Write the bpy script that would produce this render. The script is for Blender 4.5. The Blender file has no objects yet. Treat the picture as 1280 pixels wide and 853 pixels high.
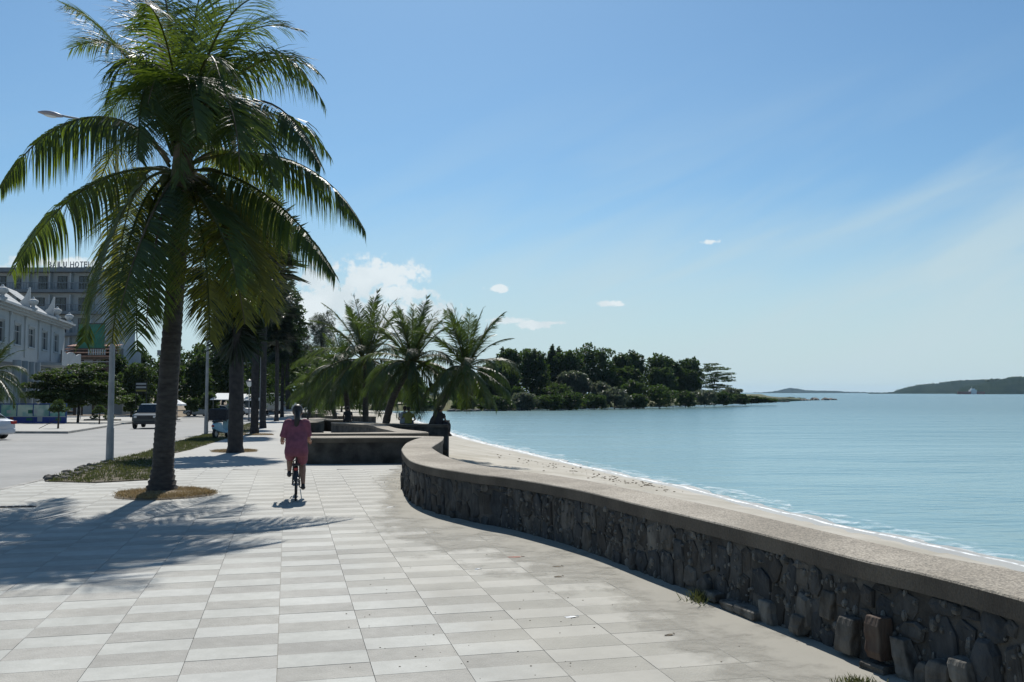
import bpy, bmesh, math, random
import numpy as np
from mathutils import Vector, Matrix, Euler
R = math.radians
rnd = random.Random(7)
scene = bpy.context.scene
COL = scene.collection

# ------------------------------------------------------------------ camera
FPX = 1150.0; CH = 1.79; PITCH = math.atan(64.5/FPX)
cam_d = bpy.data.cameras.new('camera'); cam = bpy.data.objects.new('camera', cam_d); COL.objects.link(cam)
cam_d.sensor_width = 36.0; cam_d.lens = 36.0*FPX/1280.0
cam_d.clip_start = 0.1; cam_d.clip_end = 40000
cam.location = (0, 0, CH); cam.rotation_euler = (math.pi/2 + PITCH, 0, 0)
scene.camera = cam

# ------------------------------------------------------------------ world, sun, exposure
SUN_EL, SUN_AZ = 50.0, -7.0            # azimuth from +Y towards +X
scene.view_settings.view_transform = 'Standard'; scene.view_settings.look = 'None'
scene.view_settings.exposure = 0.2; scene.view_settings.gamma = 1.0
world = bpy.data.worlds.new('World'); scene.world = world; world.use_nodes = True
WN = world.node_tree.nodes; WL = world.node_tree.links
for n in list(WN): WN.remove(n)

def wmath(op, a, b=None, c=None, clamp=False):
    n = WN.new('ShaderNodeMath'); n.operation = op; n.use_clamp = clamp
    for i, v in enumerate((a, b, c)):
        if v is None: continue
        if isinstance(v, (int, float)): n.inputs[i].default_value = v
        else: WL.new(v, n.inputs[i])
    return n.outputs[0]
def wmix(f, a, b):
    n = WN.new('ShaderNodeMix'); n.data_type = 'RGBA'; n.clamp_factor = True
    if isinstance(f, (int, float)): n.inputs[0].default_value = f
    else: WL.new(f, n.inputs[0])
    for i, v in ((6, a), (7, b)):
        if isinstance(v, tuple): n.inputs[i].default_value = v
        else: WL.new(v, n.inputs[i])
    return n.outputs[2]

def build_world():
    sky = WN.new('ShaderNodeTexSky'); sky.sky_type = 'NISHITA'; sky.sun_disc = False
    sky.sun_elevation = R(SUN_EL); sky.sun_rotation = R(SUN_AZ)
    sky.air_density = 1.0; sky.dust_density = 0.6; sky.ozone_density = 2.0; sky.altitude = 0
    tc = WN.new('ShaderNodeTexCoord')
    sep = WN.new('ShaderNodeSeparateXYZ'); WL.new(tc.outputs['Generated'], sep.inputs[0])
    X, Y, Z = sep.outputs
    az = wmath('ARCTAN2', X, Y)                      # radians, 0 = +Y
    hyp = wmath('SQRT', wmath('ADD', wmath('MULTIPLY', X, X), wmath('MULTIPLY', Y, Y)))
    el = wmath('ARCTAN2', Z, hyp)
    # a thin white veil low over the sea
    tint = WN.new('ShaderNodeMix'); tint.data_type = 'RGBA'; tint.blend_type = 'MULTIPLY'; tint.inputs[0].default_value = 1
    WL.new(sky.outputs[0], tint.inputs[6]); tint.inputs[7].default_value = SKY_TINT
    base = tint.outputs[2]
    gam = WN.new('ShaderNodeGamma'); gam.inputs[1].default_value = 1.0; WL.new(base, gam.inputs[0]); base = gam.outputs[0]
    # cirrus: stretched noise, denser low down
    cmb = WN.new('ShaderNodeCombineXYZ')
    rx = wmath('ADD', wmath('MULTIPLY', az, 2.4), wmath('MULTIPLY', el, -1.5)); ry = wmath('ADD', wmath('MULTIPLY', el, 9.5), wmath('MULTIPLY', az, -3.2))
    WL.new(rx, cmb.inputs[0]); WL.new(ry, cmb.inputs[1])
    n1 = WN.new('ShaderNodeTexNoise'); n1.inputs['Scale'].default_value = 1.5; n1.inputs['Detail'].default_value = 7; n1.inputs['Roughness'].default_value = 0.5
    n1.inputs['Distortion'].default_value = 0.35
    WL.new(cmb.outputs[0], n1.inputs['Vector'])
    mr = WN.new('ShaderNodeMapRange'); mr.inputs[1].default_value = 0.36; mr.inputs[2].default_value = 0.70; WL.new(n1.outputs[0], mr.inputs[0])
    mr.interpolation_type = 'SMOOTHSTEP'
    fe = WN.new('ShaderNodeMapRange'); fe.inputs[1].default_value = R(1); fe.inputs[2].default_value = R(23); fe.inputs[3].default_value = 1; fe.inputs[4].default_value = 0.0
    fe.interpolation_type = 'SMOOTHERSTEP'; WL.new(el, fe.inputs[0])
    azf = WN.new('ShaderNodeMapRange'); azf.inputs[1].default_value = R(-12); azf.inputs[2].default_value = R(16); azf.inputs[3].default_value = 0.25; azf.inputs[4].default_value = 1.0
    WL.new(az, azf.inputs[0])
    cir = wmath('MULTIPLY', wmath('MULTIPLY', mr.outputs[0], fe.outputs[0]), wmath('MULTIPLY', azf.outputs[0], 0.85))
    lowv = WN.new('ShaderNodeMapRange'); lowv.inputs[1].default_value = R(0); lowv.inputs[2].default_value = R(13); lowv.inputs[3].default_value = 0.9; lowv.inputs[4].default_value = 0.0
    lowv.interpolation_type = 'SMOOTHSTEP'; WL.new(el, lowv.inputs[0])
    white = CLOUD_THIN
    c = wmix(lowv.outputs[0], base, white)
    c = wmix(cir, c, white)
    # cumulus blobs: (azimuth deg, elevation deg, half width, half height)
    def cp(px, py):
        x = (px-640); d = Vector((x, FPX*math.cos(PITCH)-(426.5-py)*math.sin(PITCH), FPX*math.sin(PITCH)+(426.5-py)*math.cos(PITCH)))
        return math.atan2(d.x, d.y), math.atan2(d.z, math.hypot(d.x, d.y))
    blobs = [(442,357,50,28),(470,345,60,22),(420,375,70,30),(500,367,62,12),(535,395,42,28),(480,400,70,30),(395,395,60,40),(400,345,50,20),(560,390,22,14),
             (620,361,17,5),(628,363,10,3),(764,380,20,4),(774,381,12,3),(889,302,14,3.6),(666,406,26,6),(632,401,30,5),(690,404,20,3),(70,330,55,9),(10,345,40,12),(30,372,60,20)]
    n2 = WN.new('ShaderNodeTexNoise'); n2.inputs['Scale'].default_value = 26; n2.inputs['Detail'].default_value = 6; n2.inputs['Roughness'].default_value = 0.55
    WL.new(tc.outputs['Generated'], n2.inputs['Vector'])
    n4 = WN.new('ShaderNodeTexNoise'); n4.inputs['Scale'].default_value = 110; n4.inputs['Detail'].default_value = 4; WL.new(tc.outputs['Generated'], n4.inputs['Vector'])
    wob = wmath('ADD', wmath('MULTIPLY', wmath('SUBTRACT', n2.outputs[0], 0.5), 1.9), wmath('MULTIPLY', wmath('SUBTRACT', n4.outputs[0], 0.5), 2.3))
    acc = None
    for (px, py, w, h) in blobs:
        a0, e0 = cp(px, py); aw = w/FPX; eh = h/FPX
        dx = wmath('DIVIDE', wmath('SUBTRACT', az, a0), aw); dy = wmath('DIVIDE', wmath('SUBTRACT', el, e0), eh)
        d = wmath('SUBTRACT', 1.0, wmath('SQRT', wmath('ADD', wmath('MULTIPLY', dx, dx), wmath('MULTIPLY', dy, dy))))
        acc = d if acc is None else wmath('MAXIMUM', acc, d)
    cm = WN.new('ShaderNodeMapRange'); cm.inputs[1].default_value = -0.05; cm.inputs[2].default_value = 0.55; cm.inputs[4].default_value = 0.9; cm.interpolation_type = 'SMOOTHSTEP'
    WL.new(wmath('ADD', acc, wob), cm.inputs[0])
    near = WN.new('ShaderNodeMapRange'); near.inputs[1].default_value = -0.45; near.inputs[2].default_value = 0.0; WL.new(acc, near.inputs[0])
    n3 = WN.new('ShaderNodeTexNoise'); n3.inputs['Scale'].default_value = 14; n3.inputs['Detail'].default_value = 5; WL.new(tc.outputs['Generated'], n3.inputs['Vector'])
    shd = WN.new('ShaderNodeMapRange'); shd.inputs[1].default_value = 0.42; shd.inputs[2].default_value = 0.66; WL.new(n3.outputs[0], shd.inputs[0])
    cc = wmix(shd.outputs[0], CLOUD_WHITE, CLOUD_GREY)
    c = wmix(wmath('MULTIPLY', cm.outputs[0], near.outputs[0]), c, cc)
    bg = WN.new('ShaderNodeBackground'); bg.inputs[1].default_value = SKY_STRENGTH; WL.new(c, bg.inputs[0])
    out = WN.new('ShaderNodeOutputWorld'); WL.new(bg.outputs[0], out.inputs[0])
SKY_STRENGTH = 0.085
SKY_TINT = (.64, .89, 1.0, 1)
CLOUD_THIN = (5.7, 7.1, 7.6, 1)
CLOUD_WHITE = (8.2, 8.9, 9.2, 1)
CLOUD_GREY = (6.3, 7.2, 7.7, 1)
build_world()
sd = bpy.data.lights.new('sun', 'SUN'); sd.energy = 5.0; sd.angle = R(0.53); sd.color = (1.0, 0.955, 0.89)
sun = bpy.data.objects.new('sun', sd); COL.objects.link(sun)
sdir = Vector((math.sin(R(SUN_AZ))*math.cos(R(SUN_EL)), math.cos(R(SUN_AZ))*math.cos(R(SUN_EL)), math.sin(R(SUN_EL))))
sun.rotation_euler = sdir.to_track_quat('Z', 'Y').to_euler()

# ------------------------------------------------------------------ surveying helpers
def ray(px, py):
    u = 426.5-py
    return Vector((px-640, FPX*math.cos(PITCH)-u*math.sin(PITCH), FPX*math.sin(PITCH)+u*math.cos(PITCH)))
def at(px, py, Y):
    d = ray(px, py); return Vector((0, 0, CH))+d*(Y/d.y)
def g(Y): return -0.015*min(max(Y-20.0, 0.0), 80.0)
def gp(px, py, off=0.0):
    d = ray(px, py); s = -d.z/d.y
    Y = (CH-off)/s
    if Y > 20:
        Y2 = (CH-off-0.3)/(s-0.015) if s > 0.0152 else 1e9
        Y = Y2 if Y2 < 100 else (CH-off+1.2)/s
    p = Vector((0, 0, CH))+d*(Y/d.y); return p
def zp(px, py, z):
    d = ray(px, py); return Vector((0, 0, CH))+d*((z-CH)/d.z)
SEA = -2.2

# ------------------------------------------------------------------ material helpers
M = {}
def newmat(name):
    m = bpy.data.materials.new(name); m.use_nodes = True; M[name] = m
    nt = m.node_tree; b = nt.nodes['Principled BSDF']; return m, nt, b
def c4(c): return (c[0], c[1], c[2], 1)
def mat(name, c1, c2=None, scale=5, rough=0.8, bump=0.0, bscale=None, metal=0.0, spec=0.5, lo=0.35, hi=0.65, coord='Object', detail=5, stretch=None, isl=0.0, alpha=None):
    m, nt, b = newmat(name); N, L = nt.nodes, nt.links
    b.inputs['Roughness'].default_value = rough; b.inputs['Metallic'].default_value = metal
    b.inputs['Specular IOR Level'].default_value = spec
    tc = N.new('ShaderNodeTexCoord'); vec = tc.outputs[coord] if coord != 'World' else None
    if coord == 'World':
        ge = N.new('ShaderNodeNewGeometry'); vec = ge.outputs['Position']
    if stretch:
        mp = N.new('ShaderNodeMapping'); mp.inputs['Scale'].default_value = stretch; L.new(vec, mp.inputs[0]); vec = mp.outputs[0]
    col = None
    if c2 is not None:
        nz = N.new('ShaderNodeTexNoise'); nz.inputs['Scale'].default_value = scale; nz.inputs['Detail'].default_value = detail; L.new(vec, nz.inputs['Vector'])
        mr = N.new('ShaderNodeMapRange'); mr.inputs[1].default_value = lo; mr.inputs[2].default_value = hi; L.new(nz.outputs[0], mr.inputs[0])
        mx = N.new('ShaderNodeMix'); mx.data_type = 'RGBA'; L.new(mr.outputs[0], mx.inputs[0]); mx.inputs[6].default_value = c4(c1); mx.inputs[7].default_value = c4(c2)
        col = mx.outputs[2]
    else:
        b.inputs['Base Color'].default_value = c4(c1)
    if isl > 0 and col is not None:
        ge = N.new('ShaderNodeNewGeometry'); hs = N.new('ShaderNodeHueSaturation')
        ml = N.new('ShaderNodeMapRange'); ml.inputs[3].default_value = 1-isl; ml.inputs[4].default_value = 1+isl; L.new(ge.outputs['Random Per Island'], ml.inputs[0])
        L.new(ml.outputs[0], hs.inputs['Value']); L.new(col, hs.inputs['Color']); col = hs.outputs[0]
    if col is not None: L.new(col, b.inputs['Base Color'])
    if bump > 0:
        nb = N.new('ShaderNodeTexNoise'); nb.inputs['Scale'].default_value = bscale or scale*4; nb.inputs['Detail'].default_value = 6; L.new(vec, nb.inputs['Vector'])
        bp = N.new('ShaderNodeBump'); bp.inputs['Strength'].default_value = bump; bp.inputs['Distance'].default_value = 0.02; L.new(nb.outputs[0], bp.inputs['Height']); L.new(bp.outputs[0], b.inputs['Normal'])
    return m
def leafmat(name, c1, c2, tr, tmix=0.4, rough=0.42, isl=0.35, scale=0.6, spec=0.5):
    m = mat(name, c1, c2, scale=scale, rough=rough, isl=isl, coord='World', spec=spec)
    nt = m.node_tree; N, L = nt.nodes, nt.links; b = N['Principled BSDF']; out = N['Material Output']
    t = N.new('ShaderNodeBsdfTranslucent'); t.inputs[0].default_value = c4(tr)
    mx = N.new('ShaderNodeMixShader'); mx.inputs[0].default_value = tmix
    L.new(b.outputs[0], mx.inputs[1]); L.new(t.outputs[0], mx.inputs[2]); L.new(mx.outputs[0], out.inputs[0])
    return m
def speckle(m, s1, amt, dark=0.55, light=1.35):
    """fine aggregate grain multiplied onto the base colour"""
    nt = m.node_tree; N, L = nt.nodes, nt.links; b = N['Principled BSDF']
    src = b.inputs['Base Color'].links[0].from_socket
    ge = N.new('ShaderNodeNewGeometry'); nz = N.new('ShaderNodeTexNoise'); nz.inputs['Scale'].default_value = s1; nz.inputs['Detail'].default_value = 2
    L.new(ge.outputs['Position'], nz.inputs['Vector'])
    mr = N.new('ShaderNodeMapRange'); mr.inputs[1].default_value = 0.3; mr.inputs[2].default_value = 0.7; mr.inputs[3].default_value = dark; mr.inputs[4].default_value = light; L.new(nz.outputs[0], mr.inputs[0])
    mx = N.new('ShaderNodeMix'); mx.data_type = 'RGBA'; mx.blend_type = 'MULTIPLY'; mx.inputs[0].default_value = amt
    L.new(src, mx.inputs[6]); L.new(mr.outputs[0], mx.inputs[7]); L.new(mx.outputs[2], b.inputs['Base Color'])
def sandy(m, strength=1.0):
    """wind-blown sand lying over the paving along the foot of the sea wall, in blotches"""
    nt = m.node_tree; N, L = nt.nodes, nt.links; b = N['Principled BSDF']
    src = b.inputs['Base Color'].links[0].from_socket
    ge = N.new('ShaderNodeNewGeometry'); sp = N.new('ShaderNodeSeparateXYZ'); L.new(ge.outputs['Position'], sp.inputs[0])
    # distance measure across the promenade: line through (0.6,6.2)-(−1.2,11.5)
    a = N.new('ShaderNodeMath'); a.operation = 'MULTIPLY_ADD'; L.new(sp.outputs[1], a.inputs[0]); a.inputs[1].default_value = 0.42; L.new(sp.outputs[0], a.inputs[2])
    nz = N.new('ShaderNodeTexNoise'); nz.inputs['Scale'].default_value = 1.1; nz.inputs['Detail'].default_value = 6; nz.inputs['Roughness'].default_value = 0.62; L.new(ge.outputs['Position'], nz.inputs['Vector'])
    s = N.new('ShaderNodeMath'); s.operation = 'MULTIPLY_ADD'; L.new(nz.outputs[0], s.inputs[0]); s.inputs[1].default_value = 1.9; L.new(a.outputs[0], s.inputs[2])
    mr = N.new('ShaderNodeMapRange'); mr.interpolation_type = 'SMOOTHSTEP'; mr.inputs[1].default_value = 3.0; mr.inputs[2].default_value = 4.2; mr.inputs[4].default_value = 0.93*strength; L.new(s.outputs[0], mr.inputs[0])
    mx = N.new('ShaderNodeMix'); mx.data_type = 'RGBA'; L.new(mr.outputs[0], mx.inputs[0]); L.new(src, mx.inputs[6]); mx.inputs[7].default_value = (0.305, 0.295, 0.255, 1)
    # fine dust that dulls the pattern further along
    dm = N.new('ShaderNodeMapRange'); dm.inputs[1].default_value = 7.5; dm.inputs[2].default_value = 15; dm.inputs[4].default_value = .55*strength; L.new(sp.outputs[1], dm.inputs[0])
    dx = N.new('ShaderNodeMix'); dx.data_type = 'RGBA'; L.new(dm.outputs[0], dx.inputs[0]); L.new(mx.outputs[2], dx.inputs[6]); dx.inputs[7].default_value = (.325,.325,.30,1); mx = dx
    # broad stains
    n2 = N.new('ShaderNodeTexNoise'); n2.inputs['Scale'].default_value = 0.7; n2.inputs['Detail'].default_value = 8; n2.inputs['Roughness'].default_value = 0.7; L.new(ge.outputs['Position'], n2.inputs['Vector'])
    m2 = N.new('ShaderNodeMapRange'); m2.inputs[1].default_value = 0.35; m2.inputs[2].default_value = 0.62; m2.inputs[3].default_value = 0.80; m2.inputs[4].default_value = 1.06; L.new(n2.outputs[0], m2.inputs[0])
    m3 = N.new('ShaderNodeMix'); m3.data_type = 'RGBA'; m3.blend_type = 'MULTIPLY'; m3.inputs[0].default_value = 1; L.new(mx.outputs[2], m3.inputs[6]); L.new(m2.outputs[0], m3.inputs[7])
    L.new(m3.outputs[2], b.inputs['Base Color'])

tile_mats = []
for i, (a, b_) in enumerate([((.328,.333,.305),(.362,.367,.34)), ((.312,.318,.292),(.348,.353,.325)), ((.34,.345,.32),(.372,.376,.35)),
                            ((.305,.298,.268),(.340,.332,.300)), ((.288,.282,.255),(.325,.318,.29)), ((.316,.308,.28),(.350,.342,.312))]):
    m = mat('paving_light_%d' % i if i < 3 else 'paving_rough_%d' % i, a, b_, scale=9, rough=0.75 if i < 3 else 0.88, bump=0.08 if i < 3 else 0.35, bscale=60, coord='World')
    speckle(m, 150 if i >= 3 else 60, 0.35 if i >= 3 else 0.12); sandy(m); tile_mats.append(m)
mat('mortar', (.21,.205,.185), (.28,.27,.24), scale=6, rough=.95, coord='World'); sandy(M['mortar'])
mat('concrete_far', (.30,.30,.28), (.335,.33,.305), scale=.8, rough=.85, coord='World', bump=.1, bscale=30)
mat('road_concrete', (.205,.208,.20), (.25,.25,.24), scale=.35, rough=.85, coord='World', bump=.15, bscale=40, detail=8); speckle(M['road_concrete'], 3.0, .5, .85, 1.1)
mat('kerb_concrete', (.20,.20,.185), (.32,.31,.29), scale=3, rough=.9, bump=.4, bscale=30, coord='World')
mat('soil', (.13,.10,.065), (.22,.175,.12), scale=1.5, rough=1, bump=.6, bscale=12, coord='World')
mat('verge_earth', (.055,.047,.032), (.12,.10,.065), scale=2.5, rough=1, bump=.8, bscale=20, coord='World')
mat('sand', (.31,.285,.23), (.41,.385,.33), scale=.5, rough=.95, bump=1.0, bscale=5, coord='World', detail=8); speckle(M['sand'], 18, .3, .8, 1.15)
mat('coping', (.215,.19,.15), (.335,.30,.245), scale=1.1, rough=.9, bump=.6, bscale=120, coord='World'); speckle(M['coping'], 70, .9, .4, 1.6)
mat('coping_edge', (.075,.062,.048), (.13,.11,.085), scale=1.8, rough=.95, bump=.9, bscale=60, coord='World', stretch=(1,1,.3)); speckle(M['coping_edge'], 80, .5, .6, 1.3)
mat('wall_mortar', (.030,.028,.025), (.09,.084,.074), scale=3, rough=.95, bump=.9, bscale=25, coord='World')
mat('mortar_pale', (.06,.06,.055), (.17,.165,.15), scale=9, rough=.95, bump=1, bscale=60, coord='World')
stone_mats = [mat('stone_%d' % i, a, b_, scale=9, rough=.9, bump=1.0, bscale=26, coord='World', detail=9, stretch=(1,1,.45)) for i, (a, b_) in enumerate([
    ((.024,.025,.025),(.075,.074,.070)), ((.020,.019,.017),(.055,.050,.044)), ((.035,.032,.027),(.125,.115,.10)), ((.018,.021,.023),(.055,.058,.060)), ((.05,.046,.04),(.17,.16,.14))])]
mat('rust_stone', (.055,.027,.017), (.10,.078,.06), scale=9, rough=.9, bump=.6, bscale=30, coord='World', stretch=(1,1,.3))
mat('bark', (.035,.031,.028), (.07,.062,.055), scale=6, rough=.95, bump=.8, bscale=22, stretch=(1,1,3))
mat('bark_dark', (.022,.022,.024), (.045,.043,.042), scale=6, rough=.95, bump=.8, bscale=22)
mat('fibre', (.06,.045,.028), (.13,.10,.06), scale=9, rough=.95)
leafmat('palm_leaf', (.018,.038,.012), (.030,.052,.020), (.20,.29,.025), tmix=.26, rough=.5, scale=.9, spec=.35)
leafmat('palm_leaf_old', (.035,.045,.014), (.06,.068,.022), (.28,.29,.03), tmix=.34, rough=.5, scale=.9, spec=.3)
leafmat('palm_leaf_far', (.018,.036,.014), (.034,.056,.022), (.12,.19,.02), tmix=.24, rough=.5, scale=.5)
leafmat('fan_leaf', (.012,.022,.013), (.024,.036,.02), (.04,.07,.02), tmix=.15, rough=.45)
leafmat('leaf_dark', (.018,.036,.013), (.040,.064,.022), (.08,.14,.02), tmix=.3, rough=.6, spec=.25, scale=.15)
leafmat('leaf_mid', (.022,.040,.016), (.045,.065,.026), (.09,.15,.025), tmix=.28, rough=.6, scale=.15, spec=.2)
leafmat('leaf_grey', (.035,.05,.035), (.065,.08,.055), (.16,.2,.1), tmix=.3, rough=.5, scale=.2)
leafmat('needle', (.07,.085,.065), (.11,.125,.095), (.14,.17,.09), tmix=.3, rough=.6)
leafmat('grass', (.025,.042,.012), (.065,.075,.026), (.15,.17,.05), tmix=.25, rough=.6, scale=2)
leafmat('dry_grass', (.24,.17,.08), (.36,.27,.14), (.3,.22,.1), tmix=.2, rough=.8, scale=2)
mat('hill_green', (.010,.020,.014), (.022,.034,.02), scale=.02, rough=1, spec=0, coord='World', bump=1, bscale=.05)
mat('bank_grass', (.06,.085,.03), (.13,.13,.06), scale=.15, rough=1, coord='World', bump=.5, bscale=1)
mat('rock', (.07,.065,.058), (.17,.16,.14), scale=1.2, rough=.95, bump=.8, bscale=4, coord='World')
mat('white_wall', (.31,.34,.355), (.37,.395,.405), scale=.6, rough=.8, coord='World')
mat('blue_grey_wall', (.20,.24,.27), (.25,.29,.32), scale=.6, rough=.8, coord='World')
mat('hotel_wall', (.33,.37,.40), (.39,.43,.46), scale=.3, rough=.85, coord='World')
mat('hotel_dark', (.12,.15,.175), (.16,.19,.22), scale=.5, rough=.6, coord='World')
mat('glass_dark', (.02,.028,.035), rough=.12, spec=.6)
mat('glass_car', (.015,.02,.022), rough=.08, spec=.8)
mat('frame_brown', (.05,.045,.045), rough=.6)
mat('roof_tile_pale', (.42,.44,.44), (.50,.51,.50), scale=2, rough=.75, coord='World')
mat('roof_tile_red', (.20,.10,.07), (.28,.15,.11), scale=2, rough=.85, coord='World')
mat('wood_dark', (.05,.035,.025), (.09,.06,.045), scale=3, rough=.8, coord='World')
mat('green_board', (.01,.11,.075), (.02,.15,.10), scale=2, rough=.6, coord='World')
mat('blue_frame', (.015,.06,.20), rough=.5)
mat('blue_panel', (.01,.035,.22), (.02,.06,.28), scale=2, rough=.5, coord='World')
mat('pole_grey', (.22,.23,.24), (.32,.33,.33), scale=3, rough=.55, metal=.2, coord='World')
mat('lamp_head', (.30,.27,.30), (.36,.33,.35), scale=3, rough=.45)
mat('lamp_glass', (.75,.76,.74), rough=.3)
mat('car_white', (.55,.58,.62), rough=.3, spec=.6)
mat('car_silver', (.38,.41,.42), rough=.3, metal=.3)
mat('car_dark', (.03,.04,.042), rough=.28, spec=.6)
mat('tyre', (.018,.018,.018), rough=.85)
mat('rim', (.35,.36,.37), rough=.35, metal=.7)
mat('red_lens', (.35,.01,.01), rough=.25)
mat('clear_lens', (.6,.62,.62), rough=.15)
mat('plate', (.6,.6,.62), rough=.5)
mat('black_plastic', (.02,.02,.022), rough=.5)
mat('metal_dark', (.05,.05,.055), rough=.4, metal=.6)
mat('skin', (.30,.17,.115), (.34,.20,.14), scale=8, rough=.6)
mat('skin_dark', (.14,.08,.055), (.17,.10,.07), scale=8, rough=.6)
mat('hair', (.012,.010,.009), (.025,.02,.018), scale=30, rough=.5)
mat('pink_shirt', (.17,.055,.08), (.24,.075,.11), scale=12, rough=.9, bump=1.0, bscale=8)
mat('purple_panel', (.14,.07,.11), (.18,.09,.14), scale=12, rough=.9)
mat('yellow_shirt', (.17,.18,.04), (.22,.22,.06), scale=9, rough=.9)
mat('pale_shirt', (.20,.23,.27), (.26,.29,.33), scale=9, rough=.9)
mat('black_cloth', (.02,.02,.024), (.035,.035,.04), scale=9, rough=.95)
mat('jeans', (.05,.07,.12), (.08,.1,.16), scale=9, rough=.95)
mat('scooter_blue', (.30,.50,.58), (.34,.54,.62), scale=4, rough=.35)
mat('umbrella_white', (.7,.72,.72), (.78,.79,.78), scale=4, rough=.8)
mat('foam', (.80,.83,.83), (.9,.92,.92), scale=3, rough=.7)
mat('litter_white', (.75,.75,.73), rough=.7)
mat('leaf_litter', (.10,.08,.055), (.18,.14,.09), scale=30, rough=.9)
mat('boat_white', (.65,.68,.68), rough=.5)
mat('rust_red', (.25,.08,.05), rough=.8)

# ------------------------------------------------------------------ object helpers
def tag(o, label=None, cat=None, group=None, kind=None):
    if label: o['label'] = label
    if cat: o['category'] = cat
    if group: o['group'] = group
    if kind: o['kind'] = kind
    return o
def empty(name, loc=(0,0,0), rz=0.0, label=None, cat=None, group=None, scale=1.0):
    o = bpy.data.objects.new(name, None); COL.objects.link(o); o.location = loc; o.rotation_euler = (0,0,rz); o.scale = (scale,)*3
    o.empty_display_size = .2
    return tag(o, label, cat, group)
def pymesh(name, V, F, mats, parent=None, mi=None, smooth=False):
    me = bpy.data.meshes.new(name); me.from_pydata([tuple(v) for v in V], [], F)
    for m in (mats if isinstance(mats, (list, tuple)) else [mats]): me.materials.append(M[m] if isinstance(m, str) else m)
    if mi is not None: me.polygons.foreach_set('material_index', mi)
    if smooth: me.polygons.foreach_set('use_smooth', [True]*len(me.polygons))
    me.update()
    return link(name, me, parent)
def link(name, me, parent=None, loc=None, rot=None, scale=None):
    o = bpy.data.objects.new(name, me); COL.objects.link(o)
    if parent is not None: o.parent = parent
    if loc is not None: o.location = loc
    if rot is not None: o.rotation_euler = rot
    if scale is not None: o.scale = scale if hasattr(scale, '__len__') else (scale,)*3
    return o
def struct(o): o['kind'] = 'structure'; return o
class MB:
    def __init__(s): s.V = []; s.F = []; s.I = []
    def add(s, V, F, mi=0):
        n = len(s.V); s.V += [tuple(v) for v in V]; s.F += [tuple(i+n for i in f) for f in F]; s.I += [mi]*len(F); return s
    def box(s, c, d, rz=0, mi=0, taper=1.0, R3=None):
        hx, hy, hz = d[0]/2, d[1]/2, d[2]/2; cs, sn = math.cos(rz), math.sin(rz); V = []
        for z in (-1, 1):
            t = taper if z > 0 else 1
            for x, y in ((-1,-1),(1,-1),(1,1),(-1,1)):
                p = Vector((x*hx*t, y*hy*t, z*hz))
                if R3 is not None: p = R3 @ p
                V.append((c[0]+p.x*cs-p.y*sn, c[1]+p.x*sn+p.y*cs, c[2]+p.z))
        return s.add(V, [(0,3,2,1),(4,5,6,7),(0,1,5,4),(1,2,6,5),(2,3,7,6),(3,0,4,7)], mi)
    def tube(s, pts, rad, n=8, mi=0, caps=True, flat=1.0):
        pts = [Vector(p) for p in pts]
        if not hasattr(rad, '__len__'): rad = [rad]*len(pts)
        V = []; up = Vector((0,0,1)); prev = None
        for i, p in enumerate(pts):
            t = (pts[min(i+1, len(pts)-1)]-pts[max(i-1, 0)]).normalized()
            if prev is None: a = t.cross(up) if abs(t.z) < .95 else t.cross(Vector((0,1,0)))
            else: a = prev - t*prev.dot(t)
            a.normalize(); prev = a; b = t.cross(a)
            for k in range(n):
                th = 2*math.pi*k/n; V.append(p+(a*math.cos(th)+b*math.sin(th)*flat)*rad[i])
        F = []
        for i in range(len(pts)-1):
            for k in range(n):
                k2 = (k+1) % n; F.append((i*n+k, i*n+k2, (i+1)*n+k2, (i+1)*n+k))
        if caps: F.append(tuple(range(n-1, -1, -1))); F.append(tuple((len(pts)-1)*n+k for k in range(n)))
        return s.add(V, F, mi)
    def ell(s, c, r, n=10, m=7, mi=0, rot=None):
        V = [Vector((0,0,-r[2]))]; c = Vector(c)
        for j in range(1, m):
            ph = -math.pi/2+math.pi*j/m
            for k in range(n):
                th = 2*math.pi*k/n; V.append(Vector((r[0]*math.cos(ph)*math.cos(th), r[1]*math.cos(ph)*math.sin(th), r[2]*math.sin(ph))))
        V.append(Vector((0,0,r[2])))
        if rot is not None: V = [rot @ v for v in V]
        V = [v+c for v in V]; F = []
        for k in range(n): F.append((0, 1+(k+1) % n, 1+k))
        for j in range(m-2):
            for k in range(n):
                a = 1+j*n+k; b = 1+j*n+(k+1) % n; F.append((a, b, b+n, a+n))
        L = len(V)-1
        for k in range(n): F.append((L, 1+(m-2)*n+k, 1+(m-2)*n+(k+1) % n))
        return s.add(V, F, mi)
    def rings(s, rings, mi=0, caps=True):      # list of lists of points, equal counts
        n = len(rings[0]); V = [p for r in rings for p in r]; F = []
        for i in range(len(rings)-1):
            for k in range(n):
                k2 = (k+1) % n; F.append((i*n+k, i*n+k2, (i+1)*n+k2, (i+1)*n+k))
        if caps: F.append(tuple(range(n-1, -1, -1))); F.append(tuple((len(rings)-1)*n+k for k in range(n)))
        return s.add(V, F, mi)
    def lathe(s, c, prof, n=16, mi=0):
        return s.rings([[(c[0]+r*math.cos(2*math.pi*k/n), c[1]+r*math.sin(2*math.pi*k/n), c[2]+z) for k in range(n)] for r, z in prof], mi)
    def build(s, name, mats, parent=None, smooth=False, bevel=0, remesh=0, sm=0):
        o = pymesh(name, s.V, s.F, mats, parent, s.I, smooth)
        if bevel:
            b = o.modifiers.new('b', 'BEVEL'); b.width = bevel; b.segments = 2; b.limit_method = 'ANGLE'
        if remesh:
            r = o.modifiers.new('r', 'REMESH'); r.mode = 'VOXEL'; r.voxel_size = remesh; r.use_smooth_shade = True
            k = o.modifiers.new('s', 'SMOOTH'); k.factor = .5; k.iterations = sm or 3
        return o
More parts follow.
